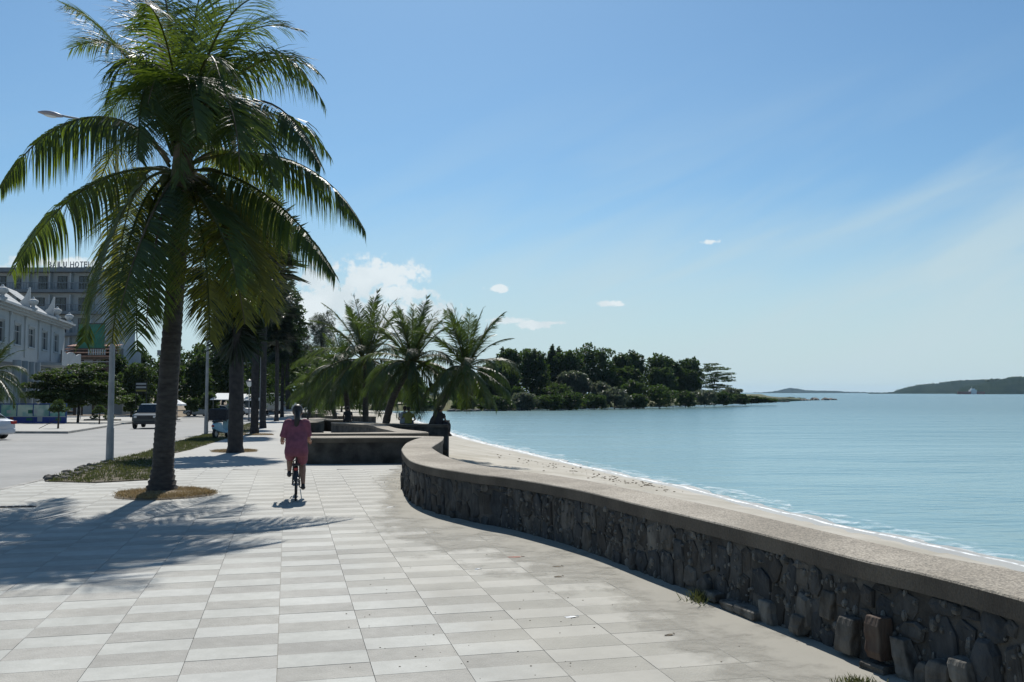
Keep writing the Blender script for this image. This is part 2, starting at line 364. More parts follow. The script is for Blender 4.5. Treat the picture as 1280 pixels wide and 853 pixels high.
def catmull(P, n):
    P = [Vector(p) for p in P]; Q = [P[0]*2-P[1]]+P+[P[-1]*2-P[-2]]; out = []
    for i in range(1, len(Q)-2):
        for k in range(n):
            t = k/n; a, b, c, d = Q[i-1], Q[i], Q[i+1], Q[i+2]
            out.append(.5*((2*b)+(c-a)*t+(2*a-5*b+4*c-d)*t*t+(3*b-a-3*c+d)*t**3))
    out.append(P[-1]); return out
def copy_tree(o, parent=None):
    c = o.copy(); COL.objects.link(c)
    if parent is not None: c.parent = parent
    for ch in list(o.children): copy_tree(ch, c)
    return c

# ------------------------------------------------------------------ ground surfaces
def grid_surface(name, left, right, n, matname, parent=None, jitter=0.0, seed=1):
    """surface between two equally long polylines"""
    V = []; F = []; m = len(left); rr = random.Random(seed)
    for i in range(m):
        for k in range(n+1):
            p = Vector(left[i]).lerp(Vector(right[i]), k/n)
            if jitter and 0 < k < n: p.z += rr.uniform(-jitter, jitter)
            V.append(p)
    for i in range(m-1):
        for k in range(n):
            a = i*(n+1)+k; F.append((a, a+1, a+n+2, a+n+1))
    return pymesh(name, V, F, matname, parent, smooth=True)

# land beyond and beside the road, one big sheet
V = []; F = []; xs = [-900,-300,-120,-60,-30,-14,-8,-6,-3]; ys = [-40,-10,0,5,10,15,20,30,40,60,80,100,130,170,230,350,700,1500]
def land_edge(y):
    return float(np.interp(y, [-40,22,40,60,100,165,230,350,700,1500], [-3,-3,-9,-15,-28,-55,-80,-75,-140,-280]))
for y in ys:
    e = land_edge(y)
    for x in xs: V.append((min(x, -900) if x == -900 else e+(x+3)*(900+e)/897, y, g(y)-.30))
for i in range(len(ys)-1):
    for k in range(len(xs)-1):
        a = i*len(xs)+k; F.append((a, a+1, a+len(xs)+1, a+len(xs)))
struct(pymesh('ground', V, F, 'soil'))

# kerb line between promenade and road (photo trace on the ground)
kerb_px = [(0,613),(54,600),(122,579),(187,562),(240,545),(290,533.5),(318,527)]
KL = [gp(*p) for p in kerb_px]
d0 = (KL[0]-KL[2]); d0.normalize()
KL = [KL[0]+d0*16, KL[0]+d0*6]+KL
KL.append(KL[-1]+(KL[-1]-KL[-3]).normalized()*60)
KLs = catmull(KL, 5)
def kerb_x(y):
    for a, b in zip(KLs[:-1], KLs[1:]):
        if a.y <= y <= b.y: return a.x+(b.x-a.x)*(y-a.y)/(b.y-a.y)
    return KLs[0].x if y < KLs[0].y else KLs[-1].x

# promenade base sheet
right_px = [(2.9,-14),(3.4,0),(3.1,3.5),(2.2,6.2),(1.3,8.7),(0.2,11),(-1.2,14),(-1.9,17),(-2.1,20),(-2.2,24),(-2.5,30),(-3.3,40),(-5,48),(-8,70),(-16,100),(-30,150),(-40,180)]
def prom_r(y):
    for a, b in zip(right_px[:-1], right_px[1:]):
        if a[1] <= y <= b[1]: return a[0]+(b[0]-a[0])*(y-a[1])/(b[1]-a[1])
    return right_px[-1][0]
ysl = [-14+ i*1.5 for i in range(24)]+[22+i*4 for i in range(40)]
Lp = []; Rp = []
for y in ysl:
    Lp.append(Vector((kerb_x(y), y, g(y)-.012))); Rp.append(Vector((max(prom_r(y)+.2, kerb_x(y)+1), y, g(y)-.012)))
prom = struct(grid_surface('promenade', Lp, Rp, 10, 'mortar'))
# far promenade sheet (tiles can no longer be told apart there)
idx = [i for i, y in enumerate(ysl) if y >= 22]
far = grid_surface('far_paving', [Lp[i]+Vector((0,0,.012)) for i in idx], [Rp[i]+Vector((0,0,.012)) for i in idx], 8, 'concrete_far', prom)

# tiles 0.6 x 0.3, laid in columns running away from the sea wall bend
TA = math.atan(280/1150.0)
rdir = Vector((math.cos(TA), math.sin(TA), 0)); cdir = Vector((-math.sin(TA), math.cos(TA), 0))
org = zp(346.3, 835.8, 0); TW, TD, GAP = .6, .3, .0035
def clip_poly(poly, keep):
    out = []
    for i in range(len(poly)):
        a, b = poly[i], poly[(i+1) % len(poly)]; ka, kb = keep(a), keep(b)
        if ka >= 0: out.append(a)
        if (ka >= 0) != (kb >= 0): out.append(a+(b-a)*(ka/(ka-kb)))
    return out
tiles = []
for i in range(-26, 18):
    for j in range(-8, 76):
        c = org+rdir*((i+.5)*TW)+cdir*((j+.5)*TD)
        if c.y < 3.2 or c.y > 22.0: continue
        if c.x > prom_r(c.y)+.35 or c.x < kerb_x(c.y)-.3: continue
        if abs(c.x) > c.y*.60+.5: continue
        tiles.append((i, j, c))
tiles.sort(key=lambda t: t[2].y)
tmesh = []
tvis = []
for k in range(6):
    mb = MB(); mb.box((0,0,-.012), (TW-GAP, TD-GAP, .024)); me = bpy.data.meshes.new('tile'); me.from_pydata(mb.V, [], mb.F[1:]); me.materials.append(tile_mats[k]); tmesh.append(me)
rest = MB(); cnt = 0
for (i, j, c) in tiles:
    k = ((i+j) % 2)*3+rnd.choice((0,0,1,1,2)); dz = rnd.uniform(-.0012, .0012)
    near_edge = c.x < kerb_x(c.y)+.45
    vis = abs(c.x) < c.y*.565+.3 and c.y > 4.6
    if cnt < 300 and not near_edge and vis:
        o = link('tile', tmesh[k], prom, (c.x, c.y, dz), (0,0,TA)); cnt += 1
    else:
        P = [c+rdir*(sx*(TW-GAP)/2)+cdir*(sy*(TD-GAP)/2) for sx, sy in ((-1,-1),(1,-1),(1,1),(-1,1))]
        if near_edge: P = clip_poly(P, lambda p: p.x-kerb_x(p.y)-.005)
        if len(P) < 3: continue
        n = len(P); z = g(c.y)+dz
        Vt = [Vector((p.x, p.y, z)) for p in P]+[Vector((p.x, p.y, z-.02)) for p in P]
        rest.add(Vt, [tuple(range(n))]+[(a, a+n, (a+1) % n+n, (a+1) % n) for a in range(n)], k)
ro = rest.build('tile_field', tile_mats, prom); ro['kind'] = 'stuff'

# road and kerbs
RL = []; RR = []
for y in [-14+2*i for i in range(30)]+[46+6*i for i in range(24)]:
    RR.append(Vector((kerb_x(y)-.12, y, g(y)-.12))); RL.append(Vector((kerb_x(y)-.12-(11 if y > 60 else 26), y, g(y)-.12)))
struct(grid_surface('road', RL, RR, 6, 'road_concrete'))
kb = empty('kerb', tuple(KLs[0])); kb['kind'] = 'structure'
kb.location = (0,0,0)
s = 0.0; seg = []
acc = KLs[0].copy(); pts = [acc]
for p in KLs[1:]:
    while (p-pts[-1]).length > 1.0: pts.append(pts[-1]+(p-pts[-1]).normalized()*1.0)
for a, b in zip(pts[:-1], pts[1:]):
    if a.y < 5 or a.y > 60: continue
    mid = (a+b)/2; ang = math.atan2((b-a).y, (b-a).x); mb = MB()
    mb.box((0,0,-.07), (.985, .13, .165+rnd.uniform(-.004,.004))); o = mb.build('kerb_stone', 'kerb_concrete', kb, bevel=.012)
    o.location = (mid.x-.06, mid.y, g(mid.y)-.006+rnd.uniform(-.004,.004)); o.rotation_euler = (0,0,ang+rnd.uniform(-.01,.01))

# grass verge between road and promenade
def blades(name, poly_pts, n, h, matn, parent=None, seed=3, w=.012, lean=.6):
    rr = np.random.RandomState(seed); V = np.zeros((n, 3, 3))
    P = np.array(poly_pts); k = rr.randint(0, len(P), n)
    base = P[k]+np.c_[rr.normal(0, 1, n), rr.normal(0, 1, n), np.zeros(n)]*[.05,.05,0]
    a = rr.rand(n)*2*np.pi; hh = h*(.4+rr.rand(n)); dirx = np.c_[np.cos(a), np.sin(a), np.zeros(n)]*w/2
    ln = rr.normal(0, lean*.5, (n, 2))
    V[:,0] = base-dirx; V[:,1] = base+dirx; V[:,2] = base+np.c_[ln[:,0]*hh, ln[:,1]*hh, hh]
    return npmesh(name, V.reshape(-1, 3), np.arange(n*3).reshape(-1, 3), matn, parent)
def npmesh(name, V, F, matn, parent=None):
    me = bpy.data.meshes.new(name); k = F.shape[1]
    me.vertices.add(len(V)); me.vertices.foreach_set('co', np.asarray(V, dtype=np.float32).ravel())
    me.loops.add(F.size); me.loops.foreach_set('vertex_index', F.ravel().astype(np.int32))
    me.polygons.add(len(F)); me.polygons.foreach_set('loop_start', np.arange(0, F.size, k, dtype=np.int32)); me.polygons.foreach_set('loop_total', np.full(len(F), k, dtype=np.int32))
    me.materials.append(M[matn] if isinstance(matn, str) else matn); me.update(calc_edges=True)
    return link(name, me, parent)
def poly_samples(px_poly, n, off=0.0, seed=1, inset=None):
    rr = random.Random(seed); out = []; W = [gp(*p) for p in px_poly]
    def inside(x, y):
        c = False
        for i in range(len(W)):
            a, b = W[i], W[i-1]
            if (a.y > y) != (b.y > y) and x < (b.x-a.x)*(y-a.y)/(b.y-a.y)+a.x: c = not c
        return c
    x0, x1 = min(p.x for p in W), max(p.x for p in W); y0, y1 = min(p.y for p in W), max(p.y for p in W)
    while len(out) < n:
        x, y = rr.uniform(x0, x1), rr.uniform(y0, y1)
        if inside(x, y): out.append((x, y, g(y)+off))
    return out, W
def flat_poly(name, W, top, matn, thick=.05, parent=None, kind='structure'):
    n = len(W); V = [(p.x, p.y, g(p.y)+top) for p in W]+[(p.x, p.y, g(p.y)+top-thick) for p in W]
    F = [tuple(range(n))]+[(a, a+n, (a+1) % n+n, (a+1) % n) for a in range(n)]
    me = bpy.data.meshes.new(name); bm = bmesh.new(); vs = [bm.verts.new(v) for v in V]
    for f in F: bm.faces.new([vs[i] for i in f])
    bmesh.ops.recalc_face_normals(bm, faces=bm.faces); bmesh.ops.triangulate(bm, faces=[f for f in bm.faces if len(f.verts) > 4])
    bm.to_mesh(me); me.materials.append(M[matn]); o = link(name, me, parent)
    if kind: o['kind'] = kind
    return o
verge1 = [(56,602.5),(122,581),(187,564.5),(240,547.5),(262,543),(275,551),(240,562),(205,570),(197,590),(184,600.5),(120,604)]
verge2 = [(262,543),(300,532.5),(318,527.5),(326,530),(310,541),(275,551)]
for vi, vp in enumerate((verge1, verge2)):
    sp, W = poly_samples(vp, 2500, .02, seed=vi)
    flat_poly('verge_soil', W, .02, 'verge_earth')
    o = blades('verge_grass', sp, 15000 if vi == 0 else 5000, .06, 'grass', seed=vi+5, w=.022); o['kind'] = 'stuff'
# kerb rubble where the verge kerb is broken
rubm = MB()
for k in range(36):
    t = rnd.random(); p = gp(60+t*60, 600.5-t*19); rubm.ell((p.x+rnd.uniform(-.1,.35), p.y+rnd.uniform(-.1,.1), g(p.y)+.02), (rnd.uniform(.04,.14), rnd.uniform(.03,.1), rnd.uniform(.03,.07)), 6, 4)
o = rubm.build('rubble', 'rock'); o['kind'] = 'stuff'
# round earth beds at the feet of the palms
def earth_bed(px, py, r, label, n=5000):
    c = gp(px, py); mb = MB(); N = 28; rr = random.Random(int(px))
    ring = [(r*(1+rr.uniform(-.07,.07))*math.cos(2*math.pi*k/N), r*(1+rr.uniform(-.07,.07))*math.sin(2*math.pi*k/N)) for k in range(N)]
    mb.rings([[(x*f, y*f, z) for x, y in ring] for f, z in ((1.0,-.02),(.97,.012),(.8,.035),(.45,.05),(.1,.06))])
    root = empty('earth_bed', (c.x, c.y, g(c.y)), 0, label, 'tree bed', 'round earth beds at palm feet')
    mb.build('soil_mound', 'soil', root, smooth=True)
    pts_ = [(r*.95*math.sqrt(rr.random())*math.cos(a), r*.95*math.sqrt(rr.random())*math.sin(a), .03) for a in [rr.random()*6.283 for _ in range(900)]]
    o = blades('dry_grass', pts_, n, .045, 'dry_grass', root, seed=int(px)+1, w=.014, lean=1.6); o['kind'] = 'stuff'
earth_bed(207, 618.5, .86, 'round bed of dry brown grass around the foot of the nearest coconut palm', 9000)
earth_bed(293, 564.8, .75, 'round bed of dry earth around the dark trunk behind the nearest palm', 4000)
earth_bed(322, 544, .85, 'small earth bed under the third palm trunk of the row', 2500)

# left pavement with kerb, far side of the road
LW = [gp(x, y, -.12) for x, y in [(-60,541),(85,541.5),(150,531),(196,524.5),(196,521),(60,521),(-60,523)]]
flat_poly('sidewalk', LW, 0.01, 'concrete_far', .14)
flat_poly('kerb_line', [gp(x, y, -.12) for x, y in [(-60,542.0),(85,542.3),(151,531.5),(150,531),(85,541.6),(-60,541.2)]], .012, 'kerb_concrete', .16)

# drain slot, the dark thin bar on the paving at the left edge
c = gp(4, 634.5); root = empty('drain_cover', (c.x, c.y, .004), R(8), 'narrow dark metal strip lying on the paving at the left edge of the photo', 'drain cover')
mb = MB(); mb.box((0,0,.006), (.95,.09,.014)); mb.build('frame', 'metal_dark', root, bevel=.003)
for k in range(9):
    mb = MB(); mb.box((-.4+.1*k,0,.016), (.06,.06,.006)); mb.build('grate_bar', 'black_plastic', root)

# ------------------------------------------------------------------ sea walls
def sea_wall(name, inner, outer, H, label, base_in=-.02, base_out=-1.6, copt=.125, over=.045, face_mat='wall_mortar', n=8, closed_ends=True):
    """inner/outer: top edges of the coping traced (px) at height H above the ground"""
    I = catmull([gp(x, y, H) for x, y in inner], n); O = catmull([gp(x, y, H) for x, y in outer], n)
    root = empty(name, (0,0,0), 0, label, 'sea wall')
    def sec(a, b, d):      # pull both edges inwards by d
        v = (b-a); L = v.length; v.normalize(); d = min(d, L*.3); return a+v*d, b-v*d
    mb = MB(); R_ = []
    for a, b in zip(I, O):
        zt = Vector((0,0,copt)); R_.append([a, b, b-zt, a-zt])
    bv = .012
    R2 = []
    for a, b in zip(I, O):
        a2, b2 = sec(a, b, bv); z1 = Vector((0,0,bv)); zt = Vector((0,0,copt))
        R2.append([a-z1, a2, b2, b-z1, b-zt, a-zt])
    mb.rings(R2)
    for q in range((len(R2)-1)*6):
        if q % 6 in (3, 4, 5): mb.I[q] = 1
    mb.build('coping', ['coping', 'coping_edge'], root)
    mb = MB(); R3 = []
    for a, b in zip(I, O):
        a2, b2 = sec(a, b, over); R3.append([Vector((a2.x, a2.y, a.z-copt+.002)), Vector((b2.x, b2.y, b.z-copt+.002)), Vector((b2.x, b2.y, g(b.y)+base_out)), Vector((a2.x, a2.y, g(a.y)+base_in))])
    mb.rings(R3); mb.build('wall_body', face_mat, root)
    return root, I, O
HW = .68
inner1 = [(1700,880),(1420,793),(1280,750),(1160,718.5),(1077,700),(995,678.5),(912,657.5),(800,631),(720,612),(639,598),(600,593.4),(570,589),(540,584),(517.5,578),(508,572),(502.5,564),(502.5,560),(508,554),(518,549.5),(527,547)]
outer1 = [(1700,800),(1420,745),(1280,715),(1160,693),(1077,675),(995,656),(912,637),(800,614),(720,598.5),(659,590),(625,585.5),(597,581),(570,575),(556,569.5),(549,566),(541.5,561),(540,559),(546,555),(553,550.5),(555,546)]
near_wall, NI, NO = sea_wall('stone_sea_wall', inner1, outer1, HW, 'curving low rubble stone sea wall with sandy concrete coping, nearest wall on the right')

# stones in the visible face
def face_frame(I, over=.045):
    S = [0]
    for a, b in zip(I[:-1], I[1:]): S.append(S[-1]+(Vector((b.x-a.x, b.y-a.y, 0))).length)
    return S
def stones(root, I, O, s0, s1, zlo, zhi, limit, over=.045, seed=5, cell=(.21,.2), inv=False):
    rr = random.Random(seed); S = face_frame(I)
    def P(s, z, d):
        for i in range(len(S)-1):
            if S[i] <= s <= S[i+1]: break
        t = (s-S[i])/max(S[i+1]-S[i], 1e-6); a = I[i].lerp(I[i+1], t); b = O[i].lerp(O[i+1], t); v = (b-a); v.z = 0; v.normalize()
        tg = (I[i+1]-I[i]); tg.z = 0; tg.normalize(); nrm = Vector((tg.y, -tg.x, 0))
        if nrm.dot(v) > 0: nrm = -nrm
        q = a+v*over; return Vector((q.x, q.y, g(q.y)+z))+nrm*d
    cells = []; s_ = s0; ci = 0
    while s_ < s1:
        w = cell[0]*rr.uniform(.55,1.35); z = zlo-rr.uniform(0,.12); 
        while z < zhi-.04:
            h = cell[1]*rr.uniform(.6,1.9); h = min(h, zhi-z)
            if h > .05: cells.append((s_+w/2+rr.uniform(-.03,.03), max(z, zlo-.03)+h/2, w, h))
            z += h
        s_ += w
    cells = cells[:limit]; k = 0
    for (cs, cz, w, h) in cells:
        if cs-w*.7 < s0 or cs+w*.7 > S[-1]-.02: continue
        m = rr.choice([5,6,7,8]); low = max(0, 1-(cz-zlo)/.28); proud = rr.uniform(.008,.024)+(rr.uniform(0,.05) if rr.random() < .5*low else 0)
        a0 = rr.random()*6.28; rim = []
        for q in range(m):
            th = a0+2*math.pi*(q+rr.uniform(-.28,.28))/m; rf = rr.uniform(.42,.58)
            x = math.copysign(abs(math.cos(th))**.75, math.cos(th))*w*rf; y = math.copysign(abs(math.sin(th))**.75, math.sin(th))*h*rf
            rim.append((x, y))
        V = []; tilt = rr.uniform(-.3,.3); tz = rr.uniform(-.25,.25)
        for f, d in ((1.0,-.02),(1.0,proud*.35),(.86,proud*.85),(.5,proud*1.0)):
            for x, y in rim:
                dd = d if d < 0 else max(.003, d+(x*tilt+y*tz)*.35*f+rr.uniform(-.007,.007))
                V.append(P(min(max(cs+x*f, s0), S[-1]-.005), min(cz+y*f, zhi), dd))
        V.append(P(cs+rr.uniform(-.2,.2)*w, min(cz+rr.uniform(-.2,.2)*h, zhi), proud+rr.uniform(-.006,.012))); F = []
        for r_ in range(3):
            for q in range(m): F.append((r_*m+q, r_*m+(q+1) % m, (r_+1)*m+(q+1) % m, (r_+1)*m+q))
        for q in range(m): F.append((3*m+q, 3*m+(q+1) % m, 4*m))
        c = sum(V, Vector())/len(V); o = pymesh('stone', [v-c for v in V], F, rr.choices(stone_mats, weights=[5,5,3,5,1.2])[0], root); o.location = c
        bm = bmesh.new(); bm.from_mesh(o.data); bmesh.ops.recalc_face_normals(bm, faces=bm.faces)
        nsum = P(cs, cz, 1)-P(cs, cz, 0)
        if sum(f.normal.dot(nsum) for f in bm.faces) < 0: bmesh.ops.reverse_faces(bm, faces=bm.faces)
        bm.to_mesh(o.data); bm.free(); k += 1
    return k, P, S
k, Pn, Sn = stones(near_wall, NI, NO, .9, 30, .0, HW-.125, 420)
lum = MB(); rl = random.Random(31)
for q in range(900):
    s_ = rl.uniform(.3, 9.5); z_ = HW*.8*rl.random()**1.3; c = Pn(s_, z_, rl.uniform(.0,.018)); r = rl.uniform(.006,.022)*(1.5 if rl.random() < .15 else 1)
    lum.ell(c, (r*rl.uniform(.7,1.6), r, r*rl.uniform(.6,2.2)), 6, 4)
o = lum.build('mortar_crumbs', 'mortar_pale', near_wall); o['kind'] = 'stuff'
def at_px(I, S, px):
    best = min(range(len(I)), key=lambda i: abs((I[i].x/I[i].y*FPX+640)-px)); return S[best]
# rust coloured block and the proud stones at the near end
def block(s, z, w, h, d, m, name='stone', label=None, bev=.012, tw=0.0):
    c = Pn(s, z, d/2-.01); c2 = Pn(s+.05, z, d/2-.01); ang = math.atan2((c2-c).y, (c2-c).x); mb = MB(); rr = random.Random(int(s*100))
    rings = []
    for q in range(6):
        t = q/5; ww = w*(1-.12*abs(t-.5))*rr.uniform(.93,1.05); dd = d*rr.uniform(.9,1.05)*(.75 if q in (0,5) else 1)
        ox = tw*(t-.5)*h
        rings.append([(ox+x*ww/2+rr.uniform(-.006,.006), y*dd/2+rr.uniform(-.005,.005), -h/2+h*t+rr.uniform(-.006,.006)) for x, y in ((-1,-.8),(-.7,-1),(.7,-1),(1,-.8),(1,.9),(-1,.9))])
    mb.rings(rings); o = mb.build(name, m, near_wall, bevel=bev); o.location = c; o.rotation_euler = (0,0,ang)
    if label: o['label'] = label
sb = at_px(NI, Sn, 1098)
block(sb, .22, .125, .27, .16, 'rust_stone', label='upright rust brown block standing proud of the wall')
for (px, z, w, h, d) in [(1066,.16,.17,.25,.12),(1128,.12,.12,.26,.12),(1150,.05,.10,.2,.11),(1178,.10,.17,.20,.15),(1216,.17,.15,.17,.14),(1004,.10,.12,.14,.12),(946,.05,.30,.09,.16),(925,.05,.2,.07,.16),(1030,.3,.13,.2,.06),(965,.08,.17,.2,.1),(890,.06,.2,.08,.13),(1240,.05,.16,.2,.1),(1098,.03,.2,.06,.17)]:
    block(at_px(NI, Sn, px), z, w, h, d, stone_mats[2 if rnd.random() < .6 else 4], tw=rnd.uniform(-.3,.3))

# crossing wall (front of the first bay) and the walls behind it
sea_wall('cross_wall', [(384,547.6),(420,547.6),(470,547.3),(527,547.0)], [(384,545.2),(420,545.1),(470,544.9),(554,545.6)], HW, 'straight low dark wall crossing the bay behind the cyclist, joined to the near curved wall', base_out=-.02)
sea_wall('bay_wall', [(385,542.6),(440,542.2),(500,541.8),(536,541.4)], [(385,541.2),(440,540.9),(486,540.2),(534,540.2)], HW, 'thin second wall parallel behind the straight cross wall', base_out=-.02)
sea_wall('bay_wall', [(534,541.2),(500,540.2),(488,538.3),(473,535),(462,531.6),(436,529.9),(414,528.9)], [(534,540.3),(529,539.3),(500,536.2),(486,532.9),(474,529.6),(450,528.3),(414,528.0)], HW, 'pale S-shaped curved wall top of the second bay, behind the parallel walls')
sea_wall('bay_wall', [(386,528.2),(399,527.8),(404.5,526.4),(405,525.2),(420,525.3),(440,525.1)], [(386,523.0),(398,522.6),(404,523.0),(412,523.8),(425,524.2),(440,524.4)], HW, 'rounded wall corner beside the head and shoulder of the cyclist', base_out=-.02)
ow, OI, OO = sea_wall('outer_wall', [(440,527.4),(480,530.2),(520,530.6),(560,531.0)], [(440,526.6),(480,529.0),(520,529.5),(561,529.6)], HW+.02, 'dark seaward wall on which people sit under the palms', base_out=-.9, base_in=-.4)
sea_wall('planter_wall', [(403,519.6),(420,520.2),(445,520.4),(470,520.8)], [(405,518.6),(420,518.2),(445,518.0),(468,518.8)], .6, 'far low wall with sunlit round top left of the leaning palm')
sea_wall('planter_wall', [(377,516.3),(392,516.6),(396,517.2),(415,517.2)], [(377,515.2),(392,515.2),(398,513.8),(418,514.4)], .6, 'farthest low dark wall right of the cyclist head')
# end pier of the outer wall
p = gp(558, 531, HW); root = empty('stone_pier', (p.x-.12, p.y+.15, g(p.y)), 0, 'square stone pier ending the seaward wall where the people sit', 'pier')
mb = MB(); mb.box((0,0,-.15), (.42,.5,1.9)); mb.build('core', 'wall_mortar', root); mb = MB(); mb.box((0,0,.83), (.5,.58,.08)); mb.build('cap', 'coping', root, bevel=.01)
for j in range(7):
    for i in range(3):
        mb = MB(); mb.box((0,0,0), (.125,.05,.2)); o = mb.build('stone', rnd.choice(stone_mats[:3]), root, bevel=.02); o.location = (-.14+.14*i, -.25, -.75+.225*j+rnd.uniform(-.02,.02))

# ------------------------------------------------------------------ beach, sea, foam
wallL = [Vector((p.x, p.y, 0)) for p in NO][::-1]       # from the bend to the camera
shore_px = [(1900,858),(1600,787),(1400,741),(1280,711),(1200,693),(1119,674),(1050,659),(987,645),(940,633),(894,620.5),(850,610),(800,599.5),(759,591),(700,577.5),(650,565.5),(600,553.5),(570,545),(545,536.5),(525,529),(508,522),(494,517.5),(480,514.6),(462,513.2),(440,512.6)]
SH = catmull([zp(x, y, SEA+.02) for x, y in shore_px], 5)
def arcpts(P, n):
    S = [0]
    for a, b in zip(P[:-1], P[1:]): S.append(S[-1]+(b-a).length)
    out = []
    for k in range(n):
        s = S[-1]*k/(n-1)
        for i in range(len(S)-1):
            if S[i] <= s <= S[i+1]+1e-9: break
        out.append(P[i].lerp(P[i+1], (s-S[i])/max(1e-9, S[i+1]-S[i])))
    return out
land_px = [(2.95,1.5,-.95),(2.55,3.5,-.95),(2.0,6.2,-.95),(1.1,9.0,-.95),(-.2,12,-.95),(-1.3,14.8,-.9),(-1.7,17,-.9),(-1.4,22,-.85),(-2,27,-.85),(-4,34,-.8),(-6,41,-.8),(-9,55,-.9),(-14,75,-1.1),(-22,100,-1.22),(-32,130,-1.22),(-45,165,-1.25),(-60,205,-1.3)]
LN = []
lp = [Vector(p) for p in land_px]
# parametrise the land edge by the distance of the shore points
Sy = [p.y for p in SH]
def land_at(t):
    q = t*(len(lp)-1); i = min(int(q), len(lp)-2); return lp[i].lerp(lp[i+1], q-i)
nS = len(SH); NB = 14; V = []; F = []; rb = random.Random(4)
# match each shore point to a land point along increasing parameter
tl = [((i/(nS-1))**.9) for i in range(nS)]
for i, p in enumerate(SH):
    a = land_at(tl[i]); a = Vector((a.x-.4, a.y, a.z))
    nxt = (SH[min(i+1, nS-1)]-SH[max(i-1, 0)]); nv = Vector((nxt.y, -nxt.x, 0)).normalized()
    out = p+nv*(6 if p.y < 60 else 14); 
    for k in range(NB+1):
        u = k/NB; q = a.lerp(p, u); q.z = a.z+(p.z-a.z)*(u**1.15)+(rb.uniform(-.025,.025) if 0 < k < NB and p.y < 80 else 0)
        V.append(q)
    out.z = SEA-.5; V.append(out)
W1 = NB+2
for i in range(nS-1):
    for k in range(NB+1):
        a = i*W1+k; F.append((a, a+1, a+W1+1, a+W1))
beach = struct(pymesh('beach', V, F, 'sand', smooth=True))
# wet sand + foam ribbons along the waterline
def ribbon(name, P, w0, w1, z, matn, wob=.2, seed=1, fr=.5):
    rr = random.Random(seed); V = []; F = []; ph = rr.random()*6
    Q = []
    for a, b in zip(P[:-1], P[1:]):
        m = max(1, int((b-a).length/.25)) if a.y < 90 else 3
        for k in range(m): Q.append(a.lerp(b, k/m))
    for i, p in enumerate(Q):
        t = (Q[min(i+1, len(Q)-1)]-Q[max(i-1, 0)]); nv = Vector((t.y, -t.x, 0)).normalized()
        s = i*.25; wv = wob*(math.sin(s*.9+ph)+.6*math.sin(s*2.3+ph*2)+.4*math.sin(s*5.1+ph))
        wn = w1+wob*.8*(math.sin(s*1.7+ph*3)+.5*math.sin(s*3.9))+rr.uniform(-.08,.08)*wob*4
        V += [p+nv*(w0+wv)+Vector((0,0,z)), p+nv*((w0+wn)*.5+wv)+Vector((0,0,z+.02)), p+nv*(max(wn, w0+.05)+wv)+Vector((0,0,z))]
    for i in range(len(Q)-1):
        F += [(3*i, 3*i+1, 3*i+4, 3*i+3), (3*i+1, 3*i+2, 3*i+5, 3*i+4)]
    return pymesh(name, V, F, matn, smooth=True)
def foam_mat():
    m, nt, b = newmat('foam_lace'); N, L = nt.nodes, nt.links
    b.inputs['Base Color'].default_value = (.82,.85,.85,1); b.inputs['Roughness'].default_value = .6
    ge = N.new('ShaderNodeNewGeometry'); nz = N.new('ShaderNodeTexNoise'); nz.inputs['Scale'].default_value = 1.6; nz.inputs['Detail'].default_value = 7; nz.inputs['Roughness'].default_value = .65; nz.inputs['Distortion'].default_value = .8
    L.new(ge.outputs['Position'], nz.inputs['Vector']); mr = N.new('ShaderNodeMapRange'); mr.inputs[1].default_value = .46; mr.inputs[2].default_value = .68; mr.inputs[4].default_value = .45; L.new(nz.outputs[0], mr.inputs[0])
    L.new(mr.outputs[0], b.inputs['Alpha'])
foam_mat()
m_ = M['foam_lace'].copy(); m_.name = 'foam'; M['foam'] = m_
for n_ in m_.node_tree.nodes:
    if n_.type == 'MAP_RANGE': n_.inputs[1].default_value = .30; n_.inputs[2].default_value = .55; n_.inputs[4].default_value = .9
mat('wet_sand', (.33,.31,.27), (.38,.36,.31), scale=.6, rough=.35, coord='World')
o = ribbon('wet_sand', SH, -.9, .4, .035, 'wet_sand', .12, 3); o['kind'] = 'structure'
o = ribbon('foam', SH, -.10, .10, .045, 'foam', .06, 4); o['kind'] = 'stuff'
o = ribbon('foam_lace', SH, .1, 1.5, .03, 'foam_lace', .18, 5); o['kind'] = 'stuff'

